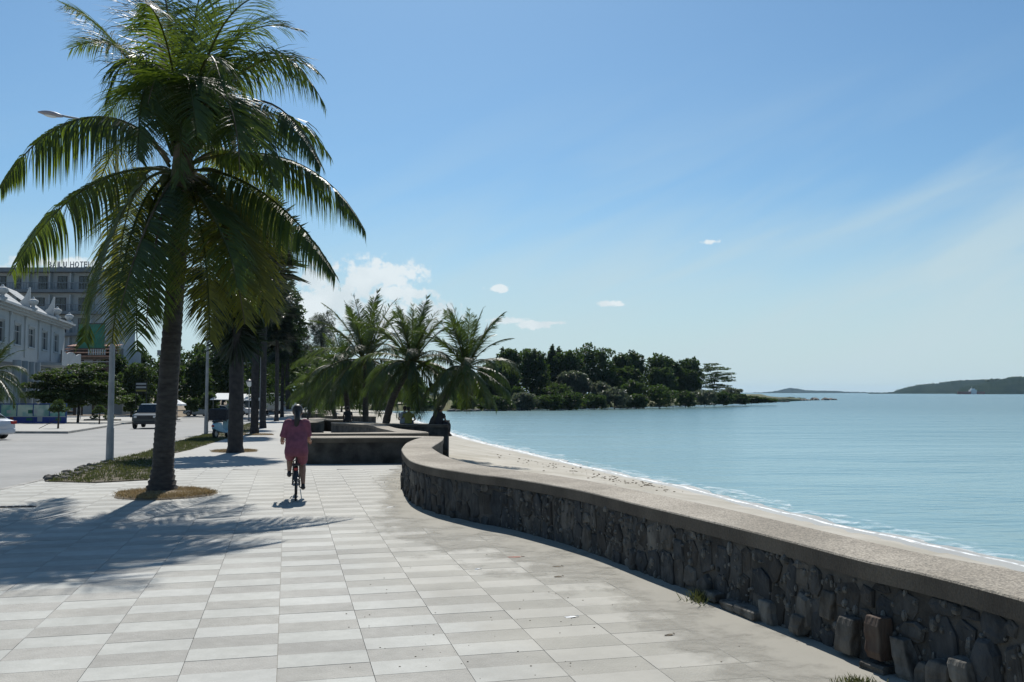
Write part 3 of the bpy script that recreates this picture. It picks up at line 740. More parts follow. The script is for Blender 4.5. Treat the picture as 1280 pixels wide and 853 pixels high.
def water_mat():
    m, nt, b = newmat('sea_water'); N, L = nt.nodes, nt.links
    ge = N.new('ShaderNodeNewGeometry'); sp = N.new('ShaderNodeSeparateXYZ'); L.new(ge.outputs['Position'], sp.inputs[0])
    # depth colour: pale near the beach, teal further out (distance from the shoreline)
    mp = N.new('ShaderNodeMapping'); mp.inputs['Scale'].default_value = (.018,.05,1); L.new(ge.outputs['Position'], mp.inputs[0])
    nz = N.new('ShaderNodeTexNoise'); nz.inputs['Scale'].default_value = 1.0; nz.inputs['Detail'].default_value = 6; L.new(mp.outputs[0], nz.inputs['Vector'])
    ad = N.new('ShaderNodeMath'); ad.operation = 'MULTIPLY_ADD'; L.new(sp.outputs[0], ad.inputs[0]); ad.inputs[1].default_value = 1.2; L.new(sp.outputs[1], ad.inputs[2])
    nm = N.new('ShaderNodeMath'); nm.operation = 'MULTIPLY_ADD'; L.new(nz.outputs[0], nm.inputs[0]); nm.inputs[1].default_value = 120; L.new(ad.outputs[0], nm.inputs[2])
    cr = N.new('ShaderNodeValToRGB'); mr = N.new('ShaderNodeMapRange'); mr.inputs[1].default_value = 50; mr.inputs[2].default_value = 420; L.new(nm.outputs[0], mr.inputs[0]); L.new(mr.outputs[0], cr.inputs[0])
    e = cr.color_ramp.elements; e[0].position = 0; e[0].color = (.30,.42,.42,1); e[1].position = 1; e[1].color = (.055,.135,.155,1)
    x = e.new(.12); x.color = (.20,.33,.35,1); x = e.new(.4); x.color = (.12,.235,.26,1)
    L.new(cr.outputs[0], b.inputs['Base Color']); b.inputs['Roughness'].default_value = .22; b.inputs['IOR'].default_value = 1.33; b.inputs['Specular IOR Level'].default_value = .5
    # ripples at three sizes
    def wave(scale, st, rot):
        mp = N.new('ShaderNodeMapping'); mp.inputs['Scale'].default_value = st; mp.inputs['Rotation'].default_value = (0,0,rot); L.new(ge.outputs['Position'], mp.inputs[0])
        n = N.new('ShaderNodeTexNoise'); n.inputs['Scale'].default_value = scale; n.inputs['Detail'].default_value = 5; n.inputs['Roughness'].default_value = .6; L.new(mp.outputs[0], n.inputs['Vector']); return n.outputs[0]
    a = wave(.9, (.35,1,1), R(-25)); c = wave(.14, (.4,1,1), R(-18)); 
    b1 = N.new('ShaderNodeBump'); b1.inputs['Strength'].default_value = .4; b1.inputs['Distance'].default_value = .35; L.new(a, b1.inputs['Height'])
    b2 = N.new('ShaderNodeBump'); b2.inputs['Strength'].default_value = .5; b2.inputs['Distance'].default_value = 1.6; L.new(c, b2.inputs['Height']); L.new(b1.outputs[0], b2.inputs['Normal'])
    L.new(b2.outputs[0], b.inputs['Normal'])
water_mat()
struct(pymesh('sea', [(-3000,-100,SEA),(9000,-100,SEA),(11000,11500,SEA),(-11000,11500,SEA)], [(0,1,2,3)], 'sea_water'))

# ------------------------------------------------------------------ foliage helpers
def leafcloud(name, blobs, n, size, matn, parent=None, seed=1, aspect=.55, flat=0.0, shell=.45):
    rr = np.random.RandomState(seed); B = np.array([b[:3] for b in blobs]); Rr = np.array([b[3:6] for b in blobs]); vol = (Rr.prod(1))**.75
    k = rr.choice(len(B), n, p=vol/vol.sum()); d = rr.normal(size=(n, 3)); d /= np.linalg.norm(d, axis=1)[:, None]
    # sub-clumps on every blob give an uneven outline
    cl = rr.normal(size=(len(B)*14, 3)); cl /= np.linalg.norm(cl, axis=1)[:, None]
    use = rr.rand(n) < .62; ci = k*14+rr.randint(0, 14, n); dc = cl[ci]*.86+d*rr.rand(n)[:, None]**.4*.34
    rad = shell+(1-shell)*rr.rand(n)**.6; pos = np.where(use[:, None], dc, d*rad[:, None]); P = B[k]+pos*Rr[k]
    a = rr.normal(size=(n, 3)); a[:, 2] *= (1-flat); a /= np.linalg.norm(a, axis=1)[:, None]
    b = np.cross(a, rr.normal(size=(n, 3))); b[:, 2] *= (1-flat*.7); b /= (np.linalg.norm(b, axis=1)[:, None]+1e-9)
    s = size*(.6+.8*rr.rand(n))[:, None]; a = a*s*.5; b = b*s*.5*aspect
    V = np.stack([P-a, P+b, P+a, P-b], 1).reshape(-1, 3); F = np.arange(n*4).reshape(-1, 4)
    return npmesh(name, V, F, matn, parent)
def tree(name, base, H, blobs, label, cat='tree', group=None, n=2500, size=.35, leaf='leaf_dark', seed=1, trunk_r=.16, limbs=4, bark='bark_dark', lean=(0,0), flat=0.0, aspect=.55, stems=1):
    """blobs in metres relative to base"""
    root = empty(name, base, 0, label, cat, group); rr = random.Random(seed); mb = MB()
    top = Vector((lean[0], lean[1], H*.72))
    for st in range(stems):
        off = Vector((rr.uniform(-.5,.5)*(st > 0), rr.uniform(-.4,.4)*(st > 0), 0))
        path = catmull([off+Vector((0,0,-.4)), off+top*.35+Vector((rr.uniform(-.08,.08)*H*.3, 0, 0)), off*2+top*.7, off*3+top], 3)
        mb.tube(path, [trunk_r*(1-.75*i/(len(path)-1)) for i in range(len(path))], 7)
        for k in range(limbs):
            b = rr.choice(blobs); s = path[int(len(path)*rr.uniform(.45,.85))]; e = Vector(b[:3]); mid = s.lerp(e, .5)+Vector((0,0,.08*H*rr.uniform(-.3,1)))
            mb.tube(catmull([s, mid, e], 3), [trunk_r*.42*(1-.12*i) for i in range(7)], 5)
    mb.build('trunk', bark, root, smooth=True)
    leafcloud('crown', blobs, n, size, leaf, root, seed, flat=flat, aspect=aspect)
    return root
def auto_blobs(w, h, z0, n, seed, dep=None):
    rr = random.Random(seed); dep = dep or w; out = [(0, 0, z0+h*.66, w*.30, dep*.3, h*.28)]
    for k in range(n):
        a = k*2.4+rr.random(); zf = (k+.5)/n; nar = math.sqrt(max(.05, 1-((zf-.5)/.62)**2)); r = rr.uniform(.35,.72)*nar
        out.append((math.cos(a)*r*w/2, math.sin(a)*r*dep/2, z0+h*(.10+.74*zf), w*.5*rr.uniform(.30,.46), dep*.5*rr.uniform(.30,.46), h*rr.uniform(.10,.19)))
    return out

# ---- coconut fronds
UP = Vector((0,0,1))
def frond_geo(mb, pts, nl=62, ll=.95, droop=.55, seed=0, lw=.034, start=.14, rr0=.032, fwd=.55, rise=.3, nseg=3):
    rr = random.Random(seed); n = len(pts)-1
    mb.tube(pts, [rr0*(1-.86*i/n)+.003 for i in range(n+1)], 5, 0)
    S = [0]
    for a, b in zip(pts[:-1], pts[1:]): S.append(S[-1]+(b-a).length)
    L = S[-1]
    broken = [(rr.random(), rr.uniform(.01,.05)) for _ in range(2)]
    for side in (-1, 1):
        for k in range(nl):
            u = start+(1-start)*(k+rr.uniform(-.3,.3))/nl; u = min(max(u, start), .995)
            if any(abs(u-b0) < bw for b0, bw in broken) and rr.random() < .8: continue
            s = u*L
            i = 0
            while i < n-1 and S[i+1] < s: i += 1
            t = (s-S[i])/max(1e-6, S[i+1]-S[i]); p = pts[i].lerp(pts[i+1], t); T = (pts[i+1]-pts[i]).normalized()
            Sd = T.cross(UP)
            if Sd.length < .15: Sd = T.cross(Vector((0,1,0)))
            Sd.normalize(); Nn = Sd.cross(T)
            if Nn.z < 0: Nn = -Nn
            prof = math.sin(math.pi*min(1, (u-start*.6)/(1-start*.6)))**.55*(1 if u < .6 else 1-.35*(u-.6)/.4); prof = max(prof, .3)
            l = ll*prof*rr.uniform(.85,1.12); f = fwd*(.7+1.1*u)
            d0 = (Sd*side+T*f*rr.uniform(.8,1.2)+Nn*rise*rr.uniform(.2,1.3)).normalized()
            dr = min(1.0, droop*rr.uniform(.7,1.3)); w0 = lw*rr.uniform(.7,1.2); q = [p]
            for g_ in range(1, nseg+1):
                v = (g_-.5)/nseg; dd = d0.lerp(-UP, min(.96, dr*(v**.6))); dd.normalize(); q.append(q[-1]+dd*l/nseg)
            wd = T.cross(d0); wd = T*(.85)+wd*.0
            V = []
            for g_, pt in enumerate(q):
                v = g_/nseg; ww = w0*(.55+.9*v if v < .4 else .91*(1-(v-.4)/.6)+.04); tw = (T*math.cos(rr.uniform(.2,.7))+Nn*.35*side)*ww*.5
                V += [pt-tw, pt+tw]
            F = [(2*a, 2*a+1, 2*a+3, 2*a+2) for a in range(nseg)]
            mb.add(V, F, 1)
def bez(P0, P1, P2, P3, n):
    out = []
    for i in range(n+1):
        t = i/n; u = 1-t; out.append(P0*u**3+P1*3*u*u*t+P2*3*u*t*t+P3*t**3)
    return out

# ================================================================== the nearest coconut palm
def main_palm():
    b = gp(202, 616); Y0 = b.y
    root = empty('coconut_palm', (b.x, b.y, 0), 0, 'tallest, nearest coconut palm with a huge drooping crown, left of the cyclist', 'palm tree')
    path_px = [(202,619),(205,560),(209,500),(214,430),(219,360),(224,300),(229,255),(232,225)]
    P = [at(x, y, Y0+.05*i) for i, (x, y) in enumerate(path_px)]; P[0].z = -.05
    C = catmull(P, 9); L = len(C); mb = MB(); rr = random.Random(11)
    pts_, rad = [], []
    for i, p in enumerate(C):
        t = i/(L-1); r = .185*(1-t)+.14*t
        if t < .10: r += .11*(1-t/.10)**2
        for e, dr in ((0,.0),(.6,.011)):
            if i == L-1 and e: continue
            q = p if e == 0 else p.lerp(C[i+1], .75); pts_.append(q-b_(b)); rad.append(r+dr+rr.uniform(-.003,.003))
    mb.tube(pts_, rad, 18); mb.build('trunk', 'bark', root, smooth=True)
    # small pale-blue tag tied to the trunk
    tp = at(198.5, 441, Y0-.19)-b_(b); m2 = MB(); m2.box(tp, (.05,.02,.09)); m2.build('tag', 'pale_shirt', root)
    hub = at(228, 215, Y0+.35)
    # (start px, via px, tip px, depth sign/amount of tip, mat)
    FR = [
     ((212,203),(160,118),(62,128),(0,236),-.4,0),
     ((212,214),(160,200),(75,228),(12,345),.5,0),
     ((216,195),(196,140),(160,40),(82,6),.5,0),
     ((218,190),(195,70),(158,30),(134,128),-.9,0),
     ((222,185),(222,100),(215,20),(196,-45),.6,0),
     ((226,185),(236,90),(240,10),(262,-48),1.0,0),
     ((230,188),(250,80),(275,0),(335,-8),-1.1,0),
     ((217,190),(200,85),(150,30),(86,62),.9,0),
     ((236,198),(275,75),(350,50),(398,92),.6,0),
     ((237,200),(290,125),(365,125),(410,192),.9,0),
     ((232,190),(255,80),(300,10),(372,38),.9,0),
     ((234,195),(275,60),(345,20),(404,128),.2,0),
     ((236,200),(290,105),(350,95),(402,208),-1.0,0),
     ((238,206),(300,180),(400,180),(456,288),.3,0),
     ((238,214),(290,205),(370,255),(420,345),-.8,0),
     ((236,220),(275,220),(305,290),(338,398),-1.5,1),
     ((234,222),(265,220),(290,300),(306,405),-2.0,1),
     ((214,216),(170,205),(125,300),(106,428),-.6,0),
     ((216,218),(175,225),(150,320),(140,430),-1.4,1),
     ((218,220),(185,235),(165,330),(172,440),-2.1,0),
     ((222,222),(205,235),(190,310),(182,415),-2.2,0),
     ((230,224),(245,240),(262,310),(262,425),-2.3,1),
     ((218,186),(190,90),(175,70),(172,200),-2.6,0),
     ((226,184),(225,80),(235,60),(246,170),-3.0,0),
     ((232,190),(262,90),(295,90),(300,215),-2.6,0),
     ((234,194),(275,110),(325,120),(342,235),-1.9,0),
     ((212,208),(180,150),(140,160),(118,250),2.2,1),
     ((214,214),(180,190),(150,250),(146,380),1.8,1),
     ((238,206),(290,165),(330,200),(352,318),1.8,1),
     ((236,216),(270,215),(300,270),(316,390),2.2,0),
     ((228,186),(240,70),(290,50),(318,130),2.6,0),
     ((220,186),(205,90),(160,90),(128,160),2.3,0),
     ((224,182),(215,90),(200,60),(185,130),-2.4,0),
     ((230,182),(255,60),(262,40),(278,110),-2.6,0),
     ((222,180),(205,70),(190,10),(168,-30),1.4,0),
     ((228,222),(250,235),(290,300),(296,360),-2.9,0),
     ((220,222),(200,240),(170,300),(150,390),-2.9,0),
    ]
    for i, (a, v1, v2, t, dy, mt) in enumerate(FR):
        A = at(a[0], a[1], Y0+.3); B1 = at(v1[0], v1[1], Y0+.3+dy*.35); B2 = at(v2[0], v2[1], Y0+.3+dy*.8); T = at(t[0], t[1], Y0+.3+dy)
        pts = bez(A, B1, B2, T, 16); pts = [p-b_(b) for p in pts]
        plen = sum((q-p).length for p, q in zip(pts[:-1], pts[1:]))
        steep = (pts[-1].z-pts[8].z) < -1.2
        curt = i in (0, 1, 12, 13, 14); airy = T.z > A.z-.3 and not curt
        mb = MB(); frond_geo(mb, pts, fwd=.22 if curt else .75 if airy else .5, rise=.1 if curt else .3, nl=int((38 if curt else 31)*plen)+10, ll=(1.2 if airy or curt else 1.05) if plen > 3 else .9, droop=1.25 if curt else (.85 if T.z < A.z+1.2 else .5)*rr.uniform(.85,1.1) if not steep else rr.uniform(.45,.7), seed=100+i, lw=.036 if airy else .046, start=.13, nseg=4)
        mb.build('frond', ['fibre' if i % 4 == 0 else 'palm_leaf_old', 'palm_leaf_old' if mt else 'palm_leaf'], root)
    hb_ = at(228, 200, Y0+.3)-b_(b)
    for i in range(6):
        az = (math.pi/2 if i % 2 else -math.pi/2)+rr.uniform(-.42,.42); el = [1.3,1.1,.9,.7,.5][i % 5]; pts = [hb_.copy()]; e = el; Lq = rr.uniform(3.2,3.9)
        for q in range(14):
            e -= (1.5+.1*(i % 5))/14*(.5+1.1*q/14); pts.append(pts[-1]+Vector((math.cos(e)*math.cos(az), math.cos(e)*math.sin(az), math.sin(e)))*Lq/14)
        mb = MB(); frond_geo(mb, pts, nl=104, ll=.95, droop=.7, seed=300+i, lw=.040, start=.13); mb.build('frond', ['palm_leaf_old', 'palm_leaf'], root)
    # crown shaft, fibre and flower stalks
    mb = MB(); mb.tube([at(230,262,Y0+.3)-b_(b), at(230,225,Y0+.32)-b_(b), at(228,185,Y0+.35)-b_(b), at(227,165,Y0+.35)-b_(b)], [.17,.24,.15,.05], 12); mb.build('crown_fibre', 'fibre', root, smooth=True)
    for k, (x, y, dy) in enumerate([(268,238,-.3),(262,262,-.5),(205,238,-.4),(250,250,-.7),(278,215,.1)]):
        mb = MB(); s = at(232, 222, Y0+.2)-b_(b); e = at(x, y, Y0+.2+dy)-b_(b); mb.tube(catmull([s, s.lerp(e,.5)+Vector((0,0,.12)), e], 4), [.02]*9, 5)
        for q in range(26):
            w = s.lerp(e, rr.uniform(.45,1)); mb.tube([w, w+Vector((rr.uniform(-.2,.2), rr.uniform(-.2,.2), rr.uniform(-.32,.02)))], [.009,.003], 4)
        mb.build('flower_stalk', 'fibre', root)
    for k, (x, y, dy) in enumerate([(214,236,-.25),(222,242,-.3),(243,240,-.25),(236,247,-.3),(250,232,-.1),(206,226,-.1)]):
        mb = MB(); mb.ell(at(x, y, Y0+.2+dy)-b_(b), (.10,.10,.13)); mb.build('coconut', 'palm_leaf_old', root, smooth=True)
def b_(b): return Vector((b.x, b.y, 0))
main_palm()

# ================================================================== generic palms
def coco_frond_mesh(L, elev, curl, seed, ll=.95, matn='palm_leaf_far', nl=58, lw=.085, droop=.55):
    rr = random.Random(seed); pts = [Vector((.12,0,0))]; e = elev; n = 13
    for i in range(n):
        e -= curl/n*(.5+1.1*i/n); pts.append(pts[-1]+Vector((math.cos(e), rr.uniform(-.012,.012)*i, math.sin(e)))*(L/n))
    mb = MB()
    if elev > R(45): frond_geo(mb, pts, nl=74, ll=.72, droop=.35, seed=seed, lw=.052, start=.10, rr0=.035, nseg=2, fwd=.95, rise=.15)
    elif elev > R(20): frond_geo(mb, pts, nl=72, ll=.88, droop=.55, seed=seed, lw=.055, start=.14, rr0=.035, nseg=2, fwd=.7)
    else: frond_geo(mb, pts, nl=70, ll=1.0, droop=.95, seed=seed, lw=.06, start=.14, rr0=.035, nseg=3, fwd=.5)
    me = bpy.data.meshes.new('frond'); me.from_pydata(mb.V, [], mb.F); me.materials.append(M['palm_leaf_old']); me.materials.append(M[matn]); me.polygons.foreach_set('material_index', mb.I); return me
FM = {}
def fm(kind):
    if kind not in FM:
        L, e, c, s = kind; FM[kind] = coco_frond_mesh(L, R(e), R(c), s)
    return FM[kind]
def coco_palm(foot, topv, label, L=2.9, n=26, seed=1, r=.16, group=None, up=1.0, lean_mid=None, spread=1.0, trunk=True):
    rr = random.Random(seed); root = empty('coconut_palm', foot, 0, label, 'palm tree', group); T = Vector(topv)-Vector(foot)
    mid = T*.45+(Vector(lean_mid) if lean_mid else Vector((0,0,0)))
    C = catmull([Vector((0,0,-.5)), mid, T], 10); rad = [r*(1.15-.45*i/(len(C)-1))+(.02 if i % 2 else 0) for i in range(len(C))]; rad[0] *= 1.5
    mb = MB(); mb.tube(C, rad, 10); mb.build('trunk', 'bark', root, smooth=True)
    mb = MB(); mb.tube([T-Vector((0,0,.5)), T, T+Vector((0,0,.35))], [r*.8, r*1.25, r*.3], 8); mb.build('crown_fibre', 'fibre', root, smooth=True)
    els = [84,72,58,36,10,-14,-38]
    for k in range(n):
        t = k/(n-1); el = els[min(int(t*7), 6)]; cu = {84:20,72:34,58:52,36:88,10:84,-14:60,-38:40}[el]
        az = k*2.39996+rr.uniform(-.25,.25)
        o = link('frond', fm((3.0, el, cu, (k % 2)+el+100)), root, T+Vector((0,0,.1)), (rr.uniform(-.1,.1), rr.uniform(-.08,.08), az), L/3.0*rr.uniform(.85,1.1)*(spread if el < 50 else up))
    for k in range(5):
        a = k*1.3; mb = MB(); mb.ell(T+Vector((math.cos(a)*.3, math.sin(a)*.3, -.18)), (.11,.11,.14), 8, 6); mb.build('coconut', 'palm_leaf_old', root, smooth=True)
    return root
P2 = gp(478, 530.6, .0)
Yp = gp(478,528).y
def pxm(Y): return FPX/Y
Y1 = 43.0
def foot(px, py, Y): 
    p = at(px, py, Y); return p
coco_palm(foot(478,536,43), at(515,455,42.5), 'coconut palm with curved leaning trunk, middle of the trio by the seaward wall', L=3.0, seed=2, n=36, r=.16, lean_mid=(-.15,0,0))
coco_palm(foot(531,536,41), at(583,462,41.5), 'rightmost leaning coconut palm of the trio, over the pier and seated people in black', L=2.8, seed=3, n=34, r=.15)
coco_palm(foot(457,528,50), at(457,452,50), 'upright coconut palm left of the curved leaning trunk, its crown tallest of the trio', L=3.7, seed=4, n=34, r=.15)
coco_palm(foot(437,526,54), at(428,462,54), 'short coconut palm whose yellow green fronds arch out to the left behind the cyclist', L=3.3, seed=5, n=32, r=.15, up=.7)
coco_palm(foot(422,524,60), at(405,478,60), 'lowest dark coconut palm behind the bay walls, just right of the cyclist head', L=2.6, seed=6, n=22, r=.13, up=.7)
coco_palm(foot(386,518,85), at(392,488,85), 'small far coconut palm with feathery fronds right above the cyclist head', L=3.4, seed=16, n=22, r=.13, up=.8)
# palm at the left edge of the photograph, beyond the road
coco_palm(foot(-30,548,46), at(-12,468,46), 'young coconut palm at the left edge in front of the white building', L=2.1, seed=7, n=22, r=.16)
# palms under the near crown further along the verge (only hanging fronds show)
# ---- fan palms of the promenade row
def fan_leaf_mesh(seed, matn='fan_leaf'):
    rr = random.Random(seed); mb = MB(); mb.tube([(0,0,0),(.5,0,.03),(1.0,0,0)], [.025,.018,.012], 4, 0)
    n = 26
    for k in range(n):
        a = R(-125+250*k/(n-1)); l = .85*(1-.25*abs(a)/R(125))*rr.uniform(.85,1.1); d = Vector((math.cos(a), math.sin(a), rr.uniform(-.15,.05))); w = Vector((-math.sin(a), math.cos(a), 0))
        c = Vector((1.0,0,0)); V = [c, c+d*l*.55-w*.05+Vector((0,0,.02)), c+d*l*.55+w*.05+Vector((0,0,-.02)), c+d*l-Vector((0,0,.10*rr.random()))]
        mb.add(V, [(0,1,3,2)], 1)
    me = bpy.data.meshes.new('fan_leaf'); me.from_pydata(mb.V, [], mb.F); me.materials.append(M['palm_leaf_old']); me.materials.append(M[matn]); me.polygons.foreach_set('material_index', mb.I); return me
fan_meshes = [fan_leaf_mesh(i) for i in range(3)]
def fan_palm(px, py, Y, H, label, r=.2, n=34, seed=1, ls=1.0, skirt=8, col=0, group='dark fan palms lining the promenade'):
    f = at(px, py, Y); root = empty('fan_palm', f, 0, label, 'palm tree', group); rr = random.Random(seed); T = Vector((rr.uniform(-.1,.1), 0, H))
    C = catmull([Vector((0,0,-.2)), Vector((0,0,H*.4)), T], 12); rad = [r*(1.05-.15*i/(len(C)-1))+(.012 if i % 2 else 0) for i in range(len(C))]; rad[0] *= 1.35; rad[1] *= 1.15
    mb = MB(); mb.tube(C, rad, 12); mb.build('trunk', 'bark_dark', root, smooth=True)
    for k in range(n+skirt):
        if k < n: el = R(80-150*(k/(n-1))**.9); z = .0
        else: el = R(rr.uniform(-88,-66)); z = -rr.uniform(.1,.9)
        o = link('leaf', fan_meshes[k % 3], root, T+Vector((0,0,z)), None, ls*rr.uniform(.9,1.15))
        az = k*2.39996+rr.uniform(-.2,.2); m = Matrix.Rotation(az, 4, 'Z') @ Matrix.Rotation(-el, 4, 'Y') @ Matrix.Rotation(rr.uniform(-.5,.5), 4, 'X'); o.rotation_euler = m.to_euler()
    for q in range(col):       # column of older leaves down the trunk
        for k in range(9):
            o = link('leaf', fan_meshes[k % 3], root, T+Vector((0,0,-.55-q*.5+rr.uniform(-.15,.15))), None, ls*rr.uniform(.75,.95))
            m = Matrix.Rotation(k*.7+q, 4, 'Z') @ Matrix.Rotation(R(rr.uniform(-5,50)), 4, 'Y'); o.rotation_euler = m.to_euler()
    return root
def gy(px, py): return gp(px, py).y
fan_palm(294, 566, gy(294,566), 6.1, 'second palm of the row, thick dark bare trunk between nearest palm and cyclist', r=.235, seed=1, ls=1.3, n=46)
fan_palm(318, 543, gy(318,543), 10.9, 'third trunk of the promenade row, slimmer and dark, tallest crown against the cloud', r=.2, seed=2, ls=1.25, n=40, col=6)
fan_palm(328.5, 535.5, gy(328.5,535.5), 10.8, 'fourth trunk of the row, standing close right of the third', r=.2, seed=3, ls=1.2, n=30, col=5)
fan_palm(345.5, 526.5, gy(345.5,526.5), 12.2, 'fifth trunk of the row just left of the cyclist', r=.2, seed=4, ls=1.6, n=30, col=7)
fan_palm(352.5, 520.5, 112, 11.5, 'sixth and farthest trunk of the row, short against the far white truck', r=.2, seed=5, ls=1.9, n=26, col=6)

# ---- casuarinas and other trees behind the palms
def px_tree(x0, x1, ytop, ybot, Y, label, name='broadleaf_tree', leaf='leaf_dark', n=3000, size=None, seed=1, nb=14, group=None, z0f=.12, **kw):
    s = Y/FPX; w = (x1-x0)*s; H = (ybot-ytop)*s; f = at((x0+x1)/2, ybot, Y); size = size or max(.24, Y*.0034)
    return tree(name, f, H, auto_blobs(w, H*(1-z0f), H*z0f, nb, seed, dep=w*.8), label, n=n, size=size, leaf=leaf, seed=seed, trunk_r=max(.1, H*.022), group=group, **kw)
px_tree(378,424,386,470,120,'feathery grey green casuarina behind the palms, left of the trio', 'casuarina_tree', 'needle', n=9000, size=.36, seed=21, aspect=.16)
px_tree(356,392,402,500,120,'dark feathery casuarina between the fan palms and the grey one', 'casuarina_tree', 'needle', n=6000, size=.4, seed=22, aspect=.16)
bgt = [(296,352,372,508,118,'leaf_dark','tall dark tree with a dense crown behind the third and fourth trunks'),(338,384,350,508,112,'leaf_dark','dense dark tree rising behind the far trunks, left of the casuarinas'),(146,200,436,508,140,'leaf_dark','dark tree rising behind the off-road car and the signboard'),(228,262,440,512,125,'leaf_dark','dark broad tree behind the nearest trunk, over the parked silver car'),(255,300,425,510,140,'leaf_dark','dense dark tree behind the second palm trunk'),
       (290,335,418,512,150,'leaf_dark','dark tree between the second and third trunks'),(325,372,405,512,140,'leaf_dark','tall dark tree behind the far trunks of the row'),
       (364,412,432,516,125,'leaf_mid','bushy mid green tree behind the cyclist head'),(402,452,452,512,135,'leaf_mid','round green tree behind the lowest coconut palm'),
       (440,492,462,510,175,'leaf_mid','round dull green tree across the bay behind the upright palm'),(480,540,470,508,190,'leaf_dark','dark bank tree across the bay behind the curved trunk'),
       (190,240,428,512,172,'leaf_dark','tall dark tree of the rear row behind the nearest trunk'),(228,282,424,512,176,'leaf_dark','rear row tree seen between the nearest and second palm trunks'),(272,330,420,514,180,'leaf_dark','rear row tree with wide dark crown behind the second trunk'),(300,376,392,514,150,'leaf_dark','rear row tree behind the thin trunks left of the cyclist'),(360,420,432,514,170,'leaf_dark','rear row tree above the cyclist head'),(410,462,456,512,172,'leaf_mid','rear row tree behind the lowest palms'),(150,192,452,512,120,'leaf_mid','green bushy tree behind the dark off-road car'),(190,232,445,512,130,'leaf_dark','dark tree behind the nearest palm trunk base'),(120,162,438,505,125,'leaf_dark','dark tree beside the terrace restaurant')]
for i, (x0, x1, yt, yb, Y, lf, lab) in enumerate(bgt): px_tree(x0-5, x1+5, yt, yb, Y, lab, leaf=lf, n=4200, seed=40+i, nb=16, z0f=.05)
shr = [(150,178,492,517,92,'leaf_mid','leafy shrub left of the off-road car'),(228,250,497,514,115,'leaf_mid','low shrub behind the white parasol'),(246,275,490,512,118,'leaf_mid','low shrub behind the parked silver car'),
       (372,398,478,514,118,'leaf_mid','feathery shrub above the cyclist left shoulder')]
for i, (x0, x1, yt, yb, Y, lf, lab) in enumerate(shr): px_tree(x0, x1, yt, yb, Y, lab, 'shrub', lf, n=1600, seed=70+i, nb=9, z0f=.0)

# layered almond tree in front of the white building
def almond():
    f = at(97, 526, 84); s = 84/FPX; blobs = []; rr = random.Random(3)
    for k, (px, py, w, h) in enumerate([(85,492,46,5),(120,488,34,5),(55,494,34,5),(98,478,44,6),(75,484,36,5),(130,480,24,4),(90,466,34,6),(105,458,22,5),(72,472,28,5),(50,482,22,4),(135,500,22,5),(110,502,34,6),(70,505,30,6),(95,498,46,7),(118,470,24,5),(140,488,14,4)]):
        p = at(px, py, 84)-f; blobs.append((p.x, rr.uniform(-1.2,1.2), p.z, w*s, w*s*.8, h*s))
    tree('almond_tree', f, 4.6, blobs, 'wide layered almond tree in front of the white building, above the blue hoarding', n=17000, size=.27, leaf='leaf_mid', seed=5, trunk_r=.13, limbs=9, flat=.5, aspect=.6)
almond()

# ------------------------------------------------------------------ peninsula with its wood
pen_px = [(395,514),(440,513.2),(480,514.2),(520,514.6),(560,514.6),(600,514.2),(640,513.0),(700,511.6),(760,510.2),(820,508.6),(880,506.4),(920,505.0),(960,503.6),(985,502.4),(1003,501.4),(1014,501.0)]
PS = catmull([zp(x, y, SEA-.1) for x, y in pen_px], 4)
def pen_h(px):
    return 3.4 if px < 945 else max(.5, 3.4-(px-945)*.042)
V = []; F = []; rr = random.Random(8); nk = 9
for i, p in enumerate(PS):
    px = p.x/p.y*FPX+640; dep = 70 if px < 880 else max(10, 70-(px-880)*.5); h = pen_h(px)
    for k in range(nk):
        u = k/(nk-1); prof = [0,.35,.55,.75,.95,1.0,1.0,.8,0][k]; dd = [0,.04,.09,.15,.25,.4,.6,.85,1][k]
        d2 = Vector((p.x, p.y, 0)).normalized()*dep*dd; V.append((p.x+d2.x, p.y+d2.y, SEA-.15+h*prof*(1+(rr.uniform(-.12,.12) if 0 < k < nk-1 else 0))))
for i in range(len(PS)-1):
    for k in range(nk-1):
        a = i*nk+k; F.append((a, a+1, a+nk+1, a+nk))
struct(pymesh('headland', V, F, 'bank_grass', smooth=True))
